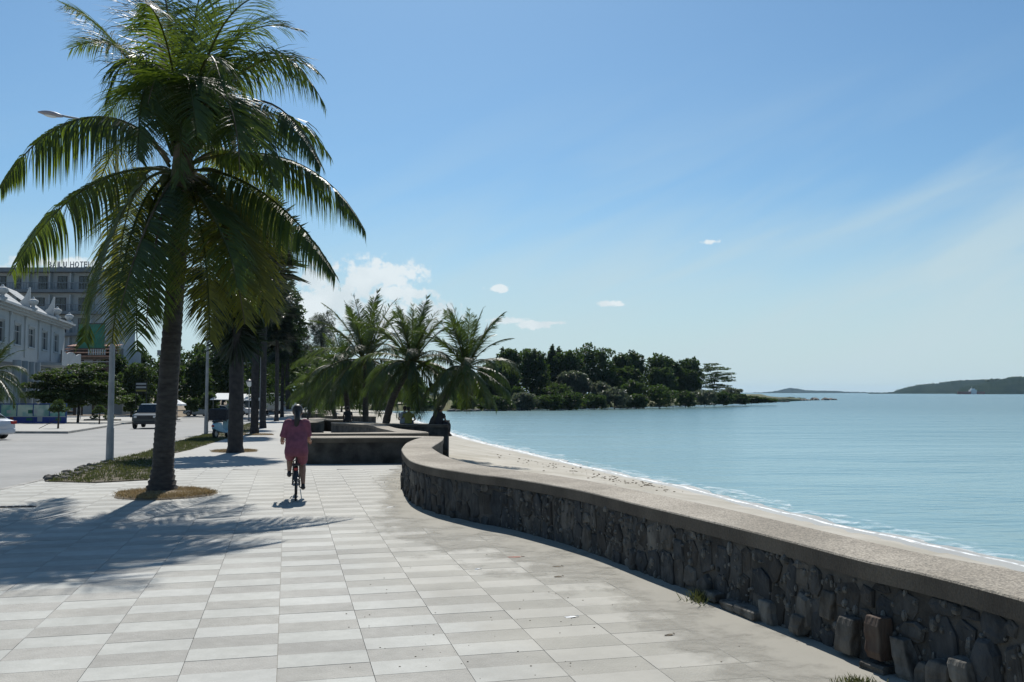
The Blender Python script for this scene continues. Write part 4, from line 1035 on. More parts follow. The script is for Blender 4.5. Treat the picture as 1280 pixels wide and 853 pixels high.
# sunlit track climbing the bank behind the palms
tr = [(425,509.0),(450,507.0),(480,504.6),(510,502.6),(545,500.4)]; A = []; B = []
for x, y in tr: A.append(at(x, y+1.4, 205)); B.append(at(x, y-.8, 210))
o = grid_surface('track', A, B, 2, 'sand'); o['kind'] = 'structure'
wood = [ # x0,x1,ytop,ybot,Ydist, leaf, label
 (622,650,434,500,222,'leaf_mid','thin rounded tree at the left end of the headland wood, beside the palm fronds'),
 (646,684,434,505,230,'leaf_dark','tall dark double topped tree in the left part of the headland wood'),
 (664,696,446,505,240,'leaf_mid','lighter green tree behind the double topped one on the headland'),
 (684,702,433,500,238,'leaf_dark','narrow dark tree with a small round top on the headland'),
 (696,728,437,505,235,'leaf_dark','dark rounded tree left of the highest headland crown'),
 (714,768,430,500,245,'leaf_dark','highest and widest dark crown of the headland wood'),
 (762,790,440,505,250,'leaf_mid','green tree right of the highest crown on the headland'),
 (782,806,438,502,262,'leaf_mid','thin lighter tree rising in the middle of the headland wood'),
 (806,844,440,502,268,'leaf_dark','dark broad tree right of the middle of the headland wood'),
 (830,852,450,502,275,'leaf_dark','lower dark tree next to the broad one on the headland'),
 (846,878,447,500,282,'leaf_dark','dark rounded tree before the layered one on the headland'),
 (600,634,452,505,215,'leaf_mid','mid green tree behind the rightmost leaning palm'),
 (560,604,464,508,215,'leaf_mid','low tree behind the palm trio at the headland root'),
 (700,735,462,508,228,'leaf_grey','greyish rounded tree low in front of the dark wood'),
 (768,800,458,506,245,'leaf_mid','mid height tree with pale foliage in front of the headland wood'),
 (812,838,458,504,262,'leaf_mid','rounded green tree in front of the broad dark one'),
 (740,772,462,506,240,'leaf_dark','dark low tree beneath the highest crown'),
 (850,872,462,503,275,'leaf_dark','small dark tree below the right part of the wood')]
for i, (x0, x1, yt, yb, Y, lf, lab) in enumerate(wood):
    px_tree(x0-6, x1+6, yt-1, yb, Y, lab, leaf=lf, n=5600, size=.75, seed=100+i*3, nb=20, z0f=.10, group=None)
# layered tree at the right end
f = at(893, 503, 296); s = 296/FPX; bl = []
for (px, py, w, h) in [(890,456,10,1.8),(898,461,16,2.2),(880,463,12,2),(905,467,14,2.3),(886,470,18,2.4),(900,475,20,2.6),(878,478,14,2.4),(893,483,20,3),(910,472,9,1.8),(884,459,6,1.4),(900,490,14,3)]:
    q = at(px, py, 296)-f; bl.append((q.x, 0, q.z, w*s, w*s, h*s))
tree('almond_tree', f, 12, bl, 'dark layered tree standing apart at the right end of the headland wood', n=6000, size=.5, leaf='leaf_dark', seed=9, trunk_r=.3, limbs=9, flat=.5)
bush = [(560,600,492,514,203),(596,640,494,514,203),(632,672,490,513,206),(664,704,493,512,208),(690,732,488,512,212),(724,762,492,511,216),(750,786,484,510,222),(780,812,492,510,226),(800,848,480,509,232),(842,872,488,508,242),(864,898,486,507,252),(890,918,489,506,264),(912,938,492,505,278),(930,948,495,504,290),(905,928,484,503,285),(500,560,497,514,204),(620,660,480,508,214),(675,720,478,508,220),(735,765,476,507,226),(775,810,474,507,232),(938,958,496.5,503,290),(950,972,498.5,502.8,290)]
blab = ['low shrub at the water behind the leaning palm crown','shore shrub under the hanging fronds of the rightmost leaning palm','dark shore shrub just right of the rightmost leaning palm','green shore shrub below the double topped tree','pale grey shore shrub above the left small boat',
 'rounded dark shore shrub above the right small boat','large green shore shrub in the middle of the headland front','pale shore shrub right of the large middle one','big domed dark shrub at the waterline of the headland','low green shrub right of the big domed one',
 'pale shrub under the right part of the wood','dark shrub in front of the layered end tree','green shrub right of the layered end tree','last low pale shrub before the grassy point','small dark shrub on the slope right of the layered tree',
 'low shrub between the seated pair and the leaning palm, across the bay','upper pale shrub on the bank near the left end of the wood','upper green shrub above the left small boat','upper pale shrub beneath the highest crown','upper dark shrub right of the highest crown','small shrub where the bushes taper to the grassy point','lowest shrub, last before the bare grass of the point']
for i, (x0, x1, yt, yb, Y) in enumerate(bush):
    px_tree(x0-2, x1+2, yt, yb, Y, blab[i], 'shrub', ['leaf_dark','leaf_mid','leaf_grey','leaf_dark'][i % 4], n=2400, size=.6, seed=160+i, nb=12, z0f=.0, group='shore shrubs on the headland')
# low green point and the rocks running into the sea
V = []; F = []
def rock(px, py, wpx, hpx, label=None, Y=None, root=None):
    p = zp(px, py, SEA); s = p.y/FPX; rr = random.Random(int(px*7+py)); me = bpy.data.meshes.new('rock'); bm = bmesh.new(); bmesh.ops.create_icosphere(bm, subdivisions=2, radius=1)
    for v in bm.verts:
        k = 1+.28*math.sin(v.co.x*3+px)+.2*math.cos(v.co.y*4+py)+rr.uniform(-.1,.1); v.co = Vector((v.co.x*wpx*s*.5*k, v.co.y*wpx*s*.4*k, v.co.z*hpx*s*k))
    bm.to_mesh(me); bm.free(); me.materials.append(M['rock']); o = link('rock', me, None, (p.x, p.y, SEA)); return o
ri = [(962,502.5,16,3),(975,502.2,14,3.2),(988,501.6,14,3),(998,501.2,12,2.6),(1009,501,9,2.2),(1020,500.6,14,3.0),(1031,500.4,12,2.8),(1041,500.2,11,2.6)]
for k, (x, y, w, h) in enumerate(ri):
    o = rock(x, y, w, h); tag(o, ['dark shore rock where the grass of the point ends','flat dark rock at the waterline beyond the grassy point','dark rock in the water off the point'][min(2, k//3)]+', %s of its cluster' % ['left','middle','right'][k % 3], 'rock', 'rocks off the tip of the headland')
small = MB()
for k in range(150):
    x = rnd.uniform(560, 985); y = np.interp(x, [p[0] for p in pen_px], [p[1] for p in pen_px])+.2; p = zp(x, y, SEA); s = rnd.uniform(.25,1.0)
    small.ell((p.x+rnd.uniform(-1,1), p.y+rnd.uniform(-1,2), SEA+.1), (s, s*.7, s*.5), 6, 4)
o = small.build('shore_rocks', 'rock'); o['kind'] = 'stuff'
pt_g = leafcloud('point_grass', [tuple(list(zp(x, 500.5, SEA)+Vector((0,8,.6)))+[7,5,1.0]) for x in (945,955,965,975,985,995)], 5000, .4, 'grass', None, 5); pt_g['kind'] = 'stuff'
# upturned small boats / pale boards on the shore
def small_boat(px, py, w, label, rz=0):
    p = zp(px, py+3, SEA+.1); p.z = at(px, py, p.y).z; root = empty('rowing_boat', p, rz, label, 'boat'); L = w*p.y/FPX
    sec = []
    for k in range(9):
        t = -1+2*k/8; wv = .62*(1-t*t)**.6+.03; sh = .12*t*t
        sec.append([(t*L/2, -wv, .42+sh), (t*L/2, -wv*.6, .05+sh), (t*L/2, 0, -.05+sh), (t*L/2, wv*.6, .05+sh), (t*L/2, wv, .42+sh), (t*L/2, wv*.9, .40+sh), (t*L/2, 0, .08+sh), (t*L/2, -wv*.9, .40+sh)])
    mb = MB(); mb.rings(sec); mb.build('hull', 'boat_white', root, smooth=False)
    for t in (-.25,.2): 
        mb = MB(); mb.box((t*L,0,.36), (.25,1.05,.04)); mb.build('thwart', 'wood_dark', root)
small_boat(697, 507.3, 13, 'pale small boat lying on the headland shore, left one')
small_boat(720, 506.2, 10, 'pale small boat lying on the headland shore, right one', .2)

# far hills
def hill(name, pts, Y, depth, seed, matn='hill_green'):
    P = catmull([Vector((x, y, 0)) for x, y in pts], 14); V = []; F = []; rr = random.Random(seed); n = 8
    for q in P:
        top = at(q.x, q.y+rr.uniform(-.35,.35), Y); h = max(top.z-SEA, .5)
        for k in range(n):
            t = k/(n-1); sc = 1+depth*(t-.5)*2/Y; V.append((top.x*sc, top.y*sc, SEA-1+(h+1)*math.sin(math.pi*min(max(t,0),1))**.6*(1+rr.uniform(-.04,.04)*(0 < k < n-1 and k != n//2))))
    for i in range(len(P)-1):
        for k in range(n-1):
            a = i*n+k; F.append((a, a+1, a+n+1, a+n))
    return struct(pymesh(name, V, F, matn, smooth=True))
hill('far_hill', [(900,491),(940,491),(965,489.5),(985,485.6),(995,485.8),(1010,488.0),(1040,488.6),(1060,489.8),(1090,490.6),(1110,491.2)], 7500, 900, 1)
hill('distant_hill', [(1085,491.5),(1114,490.3),(1130,485.5),(1150,481.5),(1165,480.5),(1185,477.5),(1200,475.8),(1222,475.5),(1250,475.5),(1300,476),(1380,480),(1450,491)], 3600, 420, 2)
hill('near_hill', [(1195,491),(1202,485),(1215,482),(1235,478),(1250,475),(1265,472.5),(1285,470.5),(1330,468),(1400,474),(1480,491)], 2700, 300, 3)
rt = MB(); 
lc = []
for k in range(90):
    x = rnd.uniform(1118, 1290); y = np.interp(x, [1114,1130,1150,1185,1222,1250,1265,1285,1300], [490.3,485.5,481.5,477.5,475.5,474.6,472.6,470.5,470])+.8; Y = 3600 if x < 1235 else 2700
    p = at(x, y, Y); lc.append((p.x, p.y, p.z, rnd.uniform(5,11), 8, rnd.uniform(3,6)))
o = leafcloud('ridge_trees', lc, 9000, 3.0, 'leaf_dark', None, 4); o['kind'] = 'stuff'
# white ship at the foot of the right hill
p = zp(1214, 491.6, SEA); Ys = 2300; p = at(1214, 492.0, Ys); p.z = SEA
root = empty('ship', p, 0, 'small white and red ship moored at the foot of the far right hill', 'ship'); sc = Ys/FPX
mb = MB(); mb.rings([[(x, -w, 6.5), (x, -w*.6, -.5), (x, w*.6, -.5), (x, w, 6.5)] for x, w in ((-34,1),(-28,5),(0,6),(22,6),(34,.5))]); mb.build('hull', 'rust_red', root)
mb = MB(); mb.box((4,0,8.5), (16,9,5)); mb.box((4,0,12.5), (9,7,3.2)); mb.build('superstructure', 'boat_white', root)
mb = MB(); mb.box((4,-5,3.4), (13,3,7)); mb.build('bow_panel', 'boat_white', root)
mb = MB(); mb.tube([(2,0,13),(2,0,19)], .5, 6); mb.build('mast', 'boat_white', root)

# ------------------------------------------------------------------ buildings
# white colonial building: facade runs from (Xc,95) towards the camera
Yc = 110.0; C0 = at(79, 491, Yc); fd = Vector(((335-640)/FPX, 1, 0)).normalized(); fd = -fd           # along facade, towards camera
fn = Vector((-fd.y, fd.x, 0));
if fn.x < 0: fn = -fn                                                # outward (towards the road)
def onface(s, z, d=0.0): q = Vector((C0.x, C0.y, 0))+fd*s+fn*d; return Vector((q.x, q.y, z))
def s_at_px(px):
    k = (px-640)/FPX; return (C0.x-k*C0.y)/(k*fd.y-fd.x)
zE = at(79, 408, Yc).z; gz = g(Yc)
bang = math.atan2(fd.y, fd.x)
wb = empty('colonial_building', (C0.x, C0.y, gz), 0, 'white two storey building with pointed gables and urns behind the left edge trees', 'building')
def wpart(name, mbx, m, parent=None, bevel=0):
    o = mbx.build(name, m, parent or wb, bevel=bevel)
    if (parent or wb) is wb: o.location = (-C0.x, -C0.y, -gz)
    return o
Lf = 46.0; DP = 14
def facebox(s0, s1, z0, z1, d0, d1, mi=0, mb=None):
    mb = mb or MB(); V = [onface(s, z, d) for z in (z0, z1) for s, d in ((s0,d0),(s1,d0),(s1,d1),(s0,d1))]
    mb.add(V, [(0,3,2,1),(4,5,6,7),(0,1,5,4),(1,2,6,5),(2,3,7,6),(3,0,4,7)], mi); return mb
# upper floor windows: positions traced
win_px = [(66.5,72),(51.5,58),(34.5,42),(16.5,24.5),(-6,4),(-33,-22)]
wz0, wz1 = at(38,434.5, 0).z if False else None, None
win = []
for a, b2 in win_px:
    s0, s1 = sorted((s_at_px(a), s_at_px(b2))); win.append((s0, s1))
sm_ = s_at_px(38); pm = onface(sm_, 0); wz1 = at(38, 410.5, pm.y).z; wz0 = at(38, 434.5, pm.y).z
mid = (at(60,456, onface(s_at_px(60),0).y).z)
stp = win[4][0]-win[3][0]; wdt = win[4][1]-win[4][0]
while win[-1][1]+stp+1 < Lf: win.append((win[-1][0]+max(stp, 3.6), win[-1][0]+max(stp, 3.6)+wdt))
# wall built as piers + spandrels so openings are real
mb = MB(); edges = [0]+[v for w in win for v in w]+[Lf]
for k in range(0, len(edges), 2): facebox(edges[k], edges[k+1], wz0, wz1, -.35, 0, 0, mb)
facebox(0, Lf, wz1, zE, -.35, 0, 0, mb); facebox(0, Lf, mid-.2, wz0, -.35, 0, 0, mb)
facebox(0, .35, mid-.2, zE, -DP, -.36, 0, mb); facebox(0, Lf, gz, zE-.1, -DP, -DP+.3, 0, mb)
wpart('wall', mb, 'white_wall')
mb = MB(); facebox(0, Lf, gz, mid-.25, -1.6, -1.3, 0, mb); wpart('ground_floor_wall', mb, 'blue_grey_wall')
for (s0, s1) in win:
    mb = MB(); w = .09
    for (a, b2, c_, d) in ((s0, s0+w, wz0, wz1), (s1-w, s1, wz0, wz1), (s0+w, s1-w, wz1-w, wz1), (s0+w, s1-w, wz0, wz0+w), ((s0+s1)/2-.03, (s0+s1)/2+.03, wz0+w, wz1-w), (s0+w, s1-w, (wz0+wz1)/2+.3, (wz0+wz1)/2+.36)): facebox(a, b2, c_, d, -.2, -.1, 0, mb)
    o = wpart('window', mb, 'white_wall'); m2 = MB(); facebox(s0+.02, s1-.02, wz0+.02, wz1-.02, -.22, -.205, 0, m2); p2 = m2.build('pane', 'glass_dark', o)
    m2 = MB(); facebox(s0-.12, s1+.12, wz0-.14, wz0-.005, -.02, .12, 0, m2); m2.build('sill', 'white_wall', o)
    m3 = MB(); facebox(s0-.16, s0-.02, wz0, wz1+.1, .002, .05, 0, m3); facebox(s1+.02, s1+.16, wz0, wz1+.1, .002, .05, 0, m3); facebox(s0-.16, s1+.16, wz1+.1, wz1+.28, .002, .09, 0, m3); m3.build('surround', 'white_wall', o)
# pilasters, cornice
for k in range(len(win)-1):
    sa = (win[k][1]+(win[k+1][0] if k+1 < len(win) else Lf))/2
    mb = MB(); facebox(sa-.16, sa+.16, mid+.4, zE-.35, .003, .12, 0, mb); facebox(sa-.24, sa+.24, zE-.6, zE-.35, .003, .2, 0, mb); wpart('pilaster', mb, 'white_wall')
mb = MB(); facebox(-.9, Lf, zE-.32, zE-.12, 0, .35, 0, mb); facebox(-1.1, Lf, zE-.11, zE+.12, -.1, .6, 0, mb); facebox(-1.3, Lf, zE+.125, zE+.33, -.2, .95, 0, mb); wpart('cornice', mb, 'white_wall')
# tiled hip roof with rows of tiles
mb = MB(); mb.add([onface(-1, zE+.33, .6), onface(Lf, zE+.33, .6), onface(Lf, zE+2.6, -DP/2), onface(3, zE+2.6, -DP/2), onface(-1, zE+.33, -DP)], [(0,1,2,3),(0,3,4)]); wpart('roof', mb, 'roof_tile_pale')
def gable(sc, w, h, d0, d1):
    # curved-shouldered gable wall with finial, roof behind it and an urn
    prof = [(-w/2,0),(-w/2,.12*h),(-w*.36,.16*h),(-w*.22,.34*h),(-w*.10,.62*h),(-.03*w,.95*h),(0,1.0*h),(.03*w,.95*h),(w*.10,.62*h),(w*.22,.34*h),(w*.36,.16*h),(w/2,.12*h),(w/2,0)]
    n = len(prof); mb = MB(); V = [onface(sc+x, zE+.33+z, d0) for x, z in prof]+[onface(sc+x, zE+.33+z, d1) for x, z in prof]
    mb.add(V, [tuple(range(n)), tuple(range(2*n-1, n-1, -1))]+[(a, (a+1) % n, (a+1) % n+n, a+n) for a in range(n)]); wpart('gable', mb, 'white_wall')
def urn(s, d, z):
    c = onface(s, z, d); mb = MB(); mb.lathe(c, [(.42,0),(.42,.18),(.2,.25),(.16,.4),(.42,.62),(.5,.85),(.42,1.0),(.2,1.08),(.1,1.25),(.02,1.35)], 12); wpart('urn', mb, 'white_wall')
for px, peak in ((28.5,359.5),(60,371.5),(-12,345)):
    sc = s_at_px(px); q = onface(sc, 0, .3); h = at(px, peak, q.y).z-zE-.33; 
    # gable stands across the eaves (seen edge-on from the promenade)
    mb = MB(); prof = [(0,0),(0,.97*h),(-.06,h),(-.14,.97*h),(-.3,.75*h),(-.6,.48*h),(-1.1,.27*h),(-1.7,.14*h),(-1.7,0)]
    n = len(prof); V = [onface(sc-.12, zE+.33+z, .5+d) for d, z in prof]+[onface(sc+.14, zE+.33+z, .5+d) for d, z in prof]
    mb.add(V, [tuple(range(n)), tuple(range(2*n-1, n-1, -1))]+[(a, (a+1) % n, (a+1) % n+n, a+n) for a in range(n)]); wpart('gable', mb, 'white_wall')
    urn(sc-.1, .75, zE+.33)
    # tile slopes between gables: rows of half-round tiles
    for r_ in range(6):
        mb = MB(); 
        for t_ in range(11):
            s_ = sc+.5+t_*.5; d_ = .1-r_*.55; z_ = zE+.5+r_*.42; mb.add([onface(s_, z_, d_), onface(s_+.42, z_, d_), onface(s_+.42, z_+.46, d_-.6), onface(s_, z_+.46, d_-.6), onface(s_+.21, z_+.14, d_+.02), onface(s_+.21, z_+.58, d_-.6)], [(0,4,5,3),(4,1,2,5),(0,1,4)])
        wpart('tile_row', mb, 'roof_tile_pale')
urn(.3, .5, zE+.33)
# projecting balcony with scalloped parapet
sA, sB = s_at_px(74), s_at_px(47); pb0 = mid; 
def scallop(a, b2, d0, d1, ztop, zbot, along=True):
    n = 20; V = []
    for side in (0, 1):
        for k in range(n+1):
            t = k/n; z = ztop-.34*abs(math.sin(math.pi*2*t))**.7*0-.0+.30*abs(math.cos(math.pi*2*t))
            for zz in (zbot, z):
                V.append(onface(a+(b2-a)*t, zz, d0+.12*side) if along else onface(a+.12*side, zz, d0+(d1-d0)*t))
    m = 2*(n+1); F = []
    for k in range(n): F += [(2*k, 2*k+2, 2*k+3, 2*k+1), (m+2*k, m+2*k+1, m+2*k+3, m+2*k+2), (2*k+1, 2*k+3, m+2*k+3, m+2*k+1)]
    mb = MB(); mb.add(V, F); return mb
zt = at(60, 441.5, onface(s_at_px(60), 0, 2.2).y).z; zb = at(60, 455.5, onface(s_at_px(60), 0, 2.2).y).z
mb = scallop(sA, sB, 2.2, 2.2, zt-.2, zb); wpart('balcony_front', mb, 'blue_grey_wall')
mb = scallop(sA, sA, 0.0, 2.3, zt-.2, zb, along=False); wpart('balcony_side', mb, 'white_wall')
mb = MB(); facebox(sA, sB, zb-.25, zb+.02, 0, 2.36, 0, mb); wpart('balcony_floor', mb, 'blue_grey_wall')
for s_ in (s_at_px(17), s_at_px(9), s_at_px(0), s_at_px(-10)):
    mb = MB(); c = onface(s_, gz, 2.0); mb.lathe(c, [(.4,0),(.4,.3),(.28,.4),(.24,3.6),(.36,3.8),(.36,zb-gz-.26)], 12); wpart('column', mb, 'blue_grey_wall')

# hotel block behind
hy = 150.0; hs = hy/FPX
def hz(y): return at(0, y, hy).z
def hx(px): return (px-640)*hs
ht = empty('hotel_building', (hx(60), hy, g(hy)), 0, 'grey hotel block with balconies and rooftop name letters, behind the white building', 'building')
def hpart(name, mbx, m, parent=None):
    o = mbx.build(name, m, parent or ht)
    if parent is None: o.location = (-hx(60), -hy, -g(hy))
    return o
x0h, x1h = hx(-60), hx(124); zr = hz(335.5)
def hb(xa, xb, za, zb_, ya, yb, mb=None):
    mb = mb or MB(); mb.box(((xa+xb)/2, (ya+yb)/2, (za+zb_)/2), (abs(xb-xa), abs(yb-ya), abs(zb_-za))); return mb
hpart('wall', hb(x0h, x1h, g(hy), zr-.7, hy+.6, hy+14), 'hotel_wall')
hpart('roof_slab', hb(x0h-.6, x1h, zr-.7, zr, hy-1.0, hy+14.5), 'hotel_dark')
floors = [(341,362),(368,389),(394,416),(421,442),(448,470),(474,495)]
for fi, (ya, yb) in enumerate(floors):
    zt2, zf = hz(ya), hz(yb)
    hpart('floor_slab', hb(x0h, x1h, zf-.55, zf-.05, hy-.9, hy+.6), 'hotel_dark')
    rl = MB(); 
    for k in range(int((x1h-x0h)/.45)): rl.box((x0h+k*.45, hy-.8, zf+.5), (.05,.05,1.0))
    rl.box(((x0h+x1h)/2, hy-.8, zf+1.02), (x1h-x0h, .08, .08)); hpart('balcony_railing', rl, 'hotel_dark')
    for wi, (wa, wb_, full) in enumerate([(-40,-24,1),(-8,2,1),(13,21,1),(43,54,1),(67,79,1),(94,106,1)] if fi % 2 == 0 else [(-40,-24,1),(-8,2,1),(16,26,0),(39,51,0),(65,78,1),(94,106,1)]):
        z0_ = zf if full else zf+.9; z1_ = zt2-.5
        o = hpart('window', hb(hx(wa), hx(wb_), z0_, z1_, hy+.52, hy+.60), 'frame_brown')
        m2 = MB(); w_ = hx(wb_)-hx(wa)
        for q in range(2): m2.box((hx(wa)+w_*(.27+.46*q), hy+.515, (z0_+z1_)/2), (w_*.4, .03, (z1_-z0_)*.9))
        m2.build('pane', 'glass_dark', o)
    for pxx in (33, 60, 86, 112):
        hpart('partition', hb(hx(pxx)-.12, hx(pxx)+.12, zf, zt2-.05, hy-.3, hy+.6), 'hotel_wall')
# rooftop letters
sg = empty('hotel_sign', (hx(57), hy-.2, zr), 0, 'rooftop lettering reading BAILU HOTEL on the grey hotel', 'sign')
txt = 'BAILU HOTEL'; adv = [.0]; x = 0
wd = {'B':1,'A':1.02,'I':.48,'L':.85,'U':1,' ':.55,'H':1.05,'O':1.1,'T':.9,'E':.9}
tot = sum(wd[c_] for c_ in txt); span = hx(112.5)-hx(57)
mat('letter', (.30,.29,.30), rough=.6)
for ch in txt:
    w_ = wd[ch]*span/tot
    if ch != ' ':
        cu = bpy.data.curves.new('letter', 'FONT'); cu.body = ch; cu.size = 1.38; cu.extrude = .06; cu.resolution_u = 3; cu.offset = .012
        to = bpy.data.objects.new('tmp', cu); COL.objects.link(to); bpy.context.view_layer.update()
        me = bpy.data.meshes.new_from_object(to.evaluated_get(bpy.context.evaluated_depsgraph_get())); bpy.data.objects.remove(to)
        me.materials.clear(); me.materials.append(M['letter']); xs_ = [v.co.x for v in me.vertices]; 
        for v in me.vertices: v.co.x = (v.co.x-min(xs_))/(max(xs_)-min(xs_)+1e-6)*w_*.8 if ch != 'I' else v.co.x*1.0
        o = link('letter', me, sg, (x, 0, .12), (math.pi/2, 0, 0))
    x += w_
mb = MB(); mb.box((span/2, .1, .1), (span+.4, .08, .08)); mb.build('rail', 'frame_brown', sg)
for k in range(9): 
    mb = MB(); mb.box((span*k/8, .12, .5), (.06,.06,1.0)); mb.build('post', 'frame_brown', sg)

# terrace restaurant with brown tiled roofs
ty = 122.0; ts = ty/FPX
def tx(px): return (px-640)*ts
def tz(y): return at(0, y, ty).z
tb = empty('restaurant_building', (tx(105), ty, g(ty)), 0, 'open terrace restaurant with red brown tiled roof and green board, right of the white building', 'building')
def tpart(name, mbx, m): o = mbx.build(name, m, tb); o.location = (-tx(105), -ty, -g(ty)); return o
tpart('back_wall', hb(tx(78), tx(138), g(ty), tz(434), ty+4, ty+10), 'hotel_wall')
for k, (ya, yb, dy) in enumerate([(429,432,1.5),(432.6,436,1.0),(436.6,440.5,.5),(441,445.5,0)]):
    mb = MB(); mb.add([(tx(76), ty+dy, tz(yb)), (tx(140), ty+dy, tz(yb)), (tx(140), ty+dy+2, tz(ya)), (tx(76), ty+dy+2, tz(ya)), (tx(76), ty+dy, tz(yb)-.12), (tx(140), ty+dy, tz(yb)-.12)], [(0,1,2,3),(4,5,1,0)]); tpart('roof_tiles', mb, 'roof_tile_red')
tpart('beam', hb(tx(78), tx(140), tz(449.5), tz(446), ty-.2, ty+.2), 'wood_dark')
tpart('beam', hb(tx(78), tx(140), tz(462), tz(459.5), ty-.2, ty+.2), 'wood_dark')
for px in (80, 94.5, 103, 118, 134): tpart('post', hb(tx(px)-.16, tx(px)+.16, g(ty), tz(450), ty-.12, ty+.12), 'wood_dark')
tpart('railing', hb(tx(78), tx(140), tz(453), tz(452), ty-.25, ty-.2), 'white_wall')
gb = empty('green_board', (tx(118), ty-1, tz(436)), 0, 'large plain green board above the terrace roof beside the palm fronds', 'board')
mb = MB(); mb.box((0,0,1.6), (3.4,.2,3.2)); mb.build('panel', 'green_board', gb)
for zz in (3.25, -.05):
    mb = MB(); mb.box((0,-.12,zz), (3.6,.1,.14)); mb.build('frame_bar', 'metal_dark', gb)
for k in range(8):
    mb = MB(); mb.box((-.2+.3*k,-.3,-.5), (.16,.06,.75)); mb.build('slat', 'white_wall', gb)
# pale low building seen between the trunks
lb = empty('kiosk_building', at(318, 512, 150), 0, 'pale teal low building seen between the second and third palm trunks', 'building')
mb = MB(); mb.box((0,3,3.6), (9,6,7.2)); mb.build('wall', 'blue_grey_wall', lb)
mb = MB(); mb.box((0,-.6,4.9), (10,1.2,.22)); mb.box((0,0,7.4), (10,7,.3)); mb.build('eaves', 'white_wall', lb)
for k in range(3):
    mb = MB(); mb.box((-3+3*k,-.02,2.0), (1.9,.1,2.6)); o = mb.build('window', 'frame_brown', lb); m2 = MB(); m2.box((-3+3*k,-.09,2.0), (1.7,.03,2.4)); m2.build('pane', 'glass_dark', o)
# white awnings
for (px, py, w, lab) in [(281,496,1.6,'pale sloped awning left of the second palm trunk'),(311,497,1.6,'white sloped awning right of the second palm trunk')]:
    p = at(px, py, 118); root = empty('awning', (p.x, p.y, g(118)), 0, lab, 'awning'); z = p.z-g(118)
    mb = MB(); mb.add([(-w,-.9,z-.35),(w,-.9,z-.35),(w*.8,.9,z+.45),(-w*.8,.9,z+.45),(-w,-.9,z-.42),(w,-.9,z-.42),(w*.8,.9,z+.38),(-w*.8,.9,z+.38)], [(0,1,2,3),(7,6,5,4),(0,4,5,1),(1,5,6,2),(2,6,7,3),(3,7,4,0)]); mb.build('canopy', 'umbrella_white', root)
    for sx in (-1, 1):
        for sy in (-.85, .85):
            mb = MB(); mb.tube([(sx*w*.75, sy, 0), (sx*w*.75, sy, z-.3+.2*(sy > 0))], .03, 6); mb.build('post', 'pole_grey', root)

# blue hoarding with picture panels
hy_ = 78.0
def hoarding_mat():
    for k, cc in enumerate([((.10,.30,.27),(.30,.45,.36)), ((.16,.34,.34),(.42,.52,.44)), ((.12,.26,.24),(.38,.47,.42))]):
        mat('picture_%d' % k, cc[0], cc[1], scale=1.3, rough=.5, coord='World', detail=7, lo=.4, hi=.6)
hoarding_mat()
hd = empty('hoarding', at(40, 529, hy_), 0, 'long blue framed picture hoarding along the far pavement, under the almond tree', 'fence'); ho = hd.location.copy()
nn = 7; xa, xb = at(-60, 505, hy_).x-ho.x, at(83, 505, hy_).x-ho.x; zt_ = at(0, 505.5, hy_).z-ho.z; pw = (xb-xa)/nn
for k in range(nn):
    x_ = xa+pw*(k+.5)
    mb = MB(); mb.box((x_, 0, zt_*.66), (pw-.06, .05, zt_*.6)); o = mb.build('picture_panel', 'picture_%d' % (k % 3), hd)
    mb = MB(); mb.box((x_, 0, zt_*.17), (pw-.06, .05, zt_*.36)); mb.build('lower_panel', 'blue_panel', hd)
    mb = MB(); mb.box((xa+pw*k, -.01, zt_*.5), (.07, .09, zt_)); mb.build('post', 'blue_frame', hd)
    for q in range(2):
        mb = MB(); mb.box((x_+rnd.uniform(-.6,.6), -.03, zt_*(.2 if q else .6)), (rnd.uniform(.15,.5), .012, rnd.uniform(.2,.4))); mb.build('poster', rnd.choice(['pale_shirt','green_board','rust_red','white_wall','white_wall']), hd)
mb = MB(); mb.box(((xa+xb)/2, -.02, zt_+.02), (xb-xa+.1, .1, .1)); mb.build('top_rail', 'blue_frame', hd)
mb = MB(); mb.box(((xa+xb)/2, -.04, zt_*.34), (xb-xa, .06, .06)); mb.build('mid_rail', 'white_wall', hd)
mb = MB(); mb.box((xb, -.01, zt_*.5), (.12, .1, zt_)); mb.build('post', 'blue_frame', hd)
# planter kerb at the far pavement
root = empty('planter', gp(128, 528, -.1), .0, 'low pale concrete planter on the far pavement left of the off-road car', 'planter')
mb = MB(); mb.box((0,0,.16), (3.4,1.0,.32)); mb.build('trough', 'coping', root, bevel=.03); o = leafcloud('plants', [(-.8,0,.5,.5,.4,.25),(.7,0,.55,.6,.4,.3)], 500, .16, 'leaf_mid', root, 9)

# young palms with stakes
def sapling(px, py, H, label, seed, stake=True):
    p = gp(px, py, 0); root = empty('young_tree', p, 0, label, 'tree'); mb = MB(); mb.tube([(0,0,-.1),(.03,0,H*.5),(0,0,H*.72)], [.07,.05,.04], 8); mb.build('trunk', 'bark', root, smooth=True)
    leafcloud('crown', [(0,0,H*.78,.5,.45,H*.13),(-.25,0,H*.66,.35,.35,H*.1),(.25,.1,H*.68,.4,.35,H*.1),(.05,0,H*.92,.3,.3,H*.1)], 900, .2, 'leaf_mid', root, seed, aspect=.3)
    if stake: mb = MB(); mb.tube([(-1.25,-.2,-.02),(-.05,0,.62)], .018, 5); mb.build('stake', 'wood_dark', root)
sapling(72.5, 536, 1.95, 'small young tree propped by a stake on the kerb corner, before the blue hoarding', 1)
sapling(124, 530.5, 1.6, 'thin young tree beside the planter on the far pavement', 2, False)

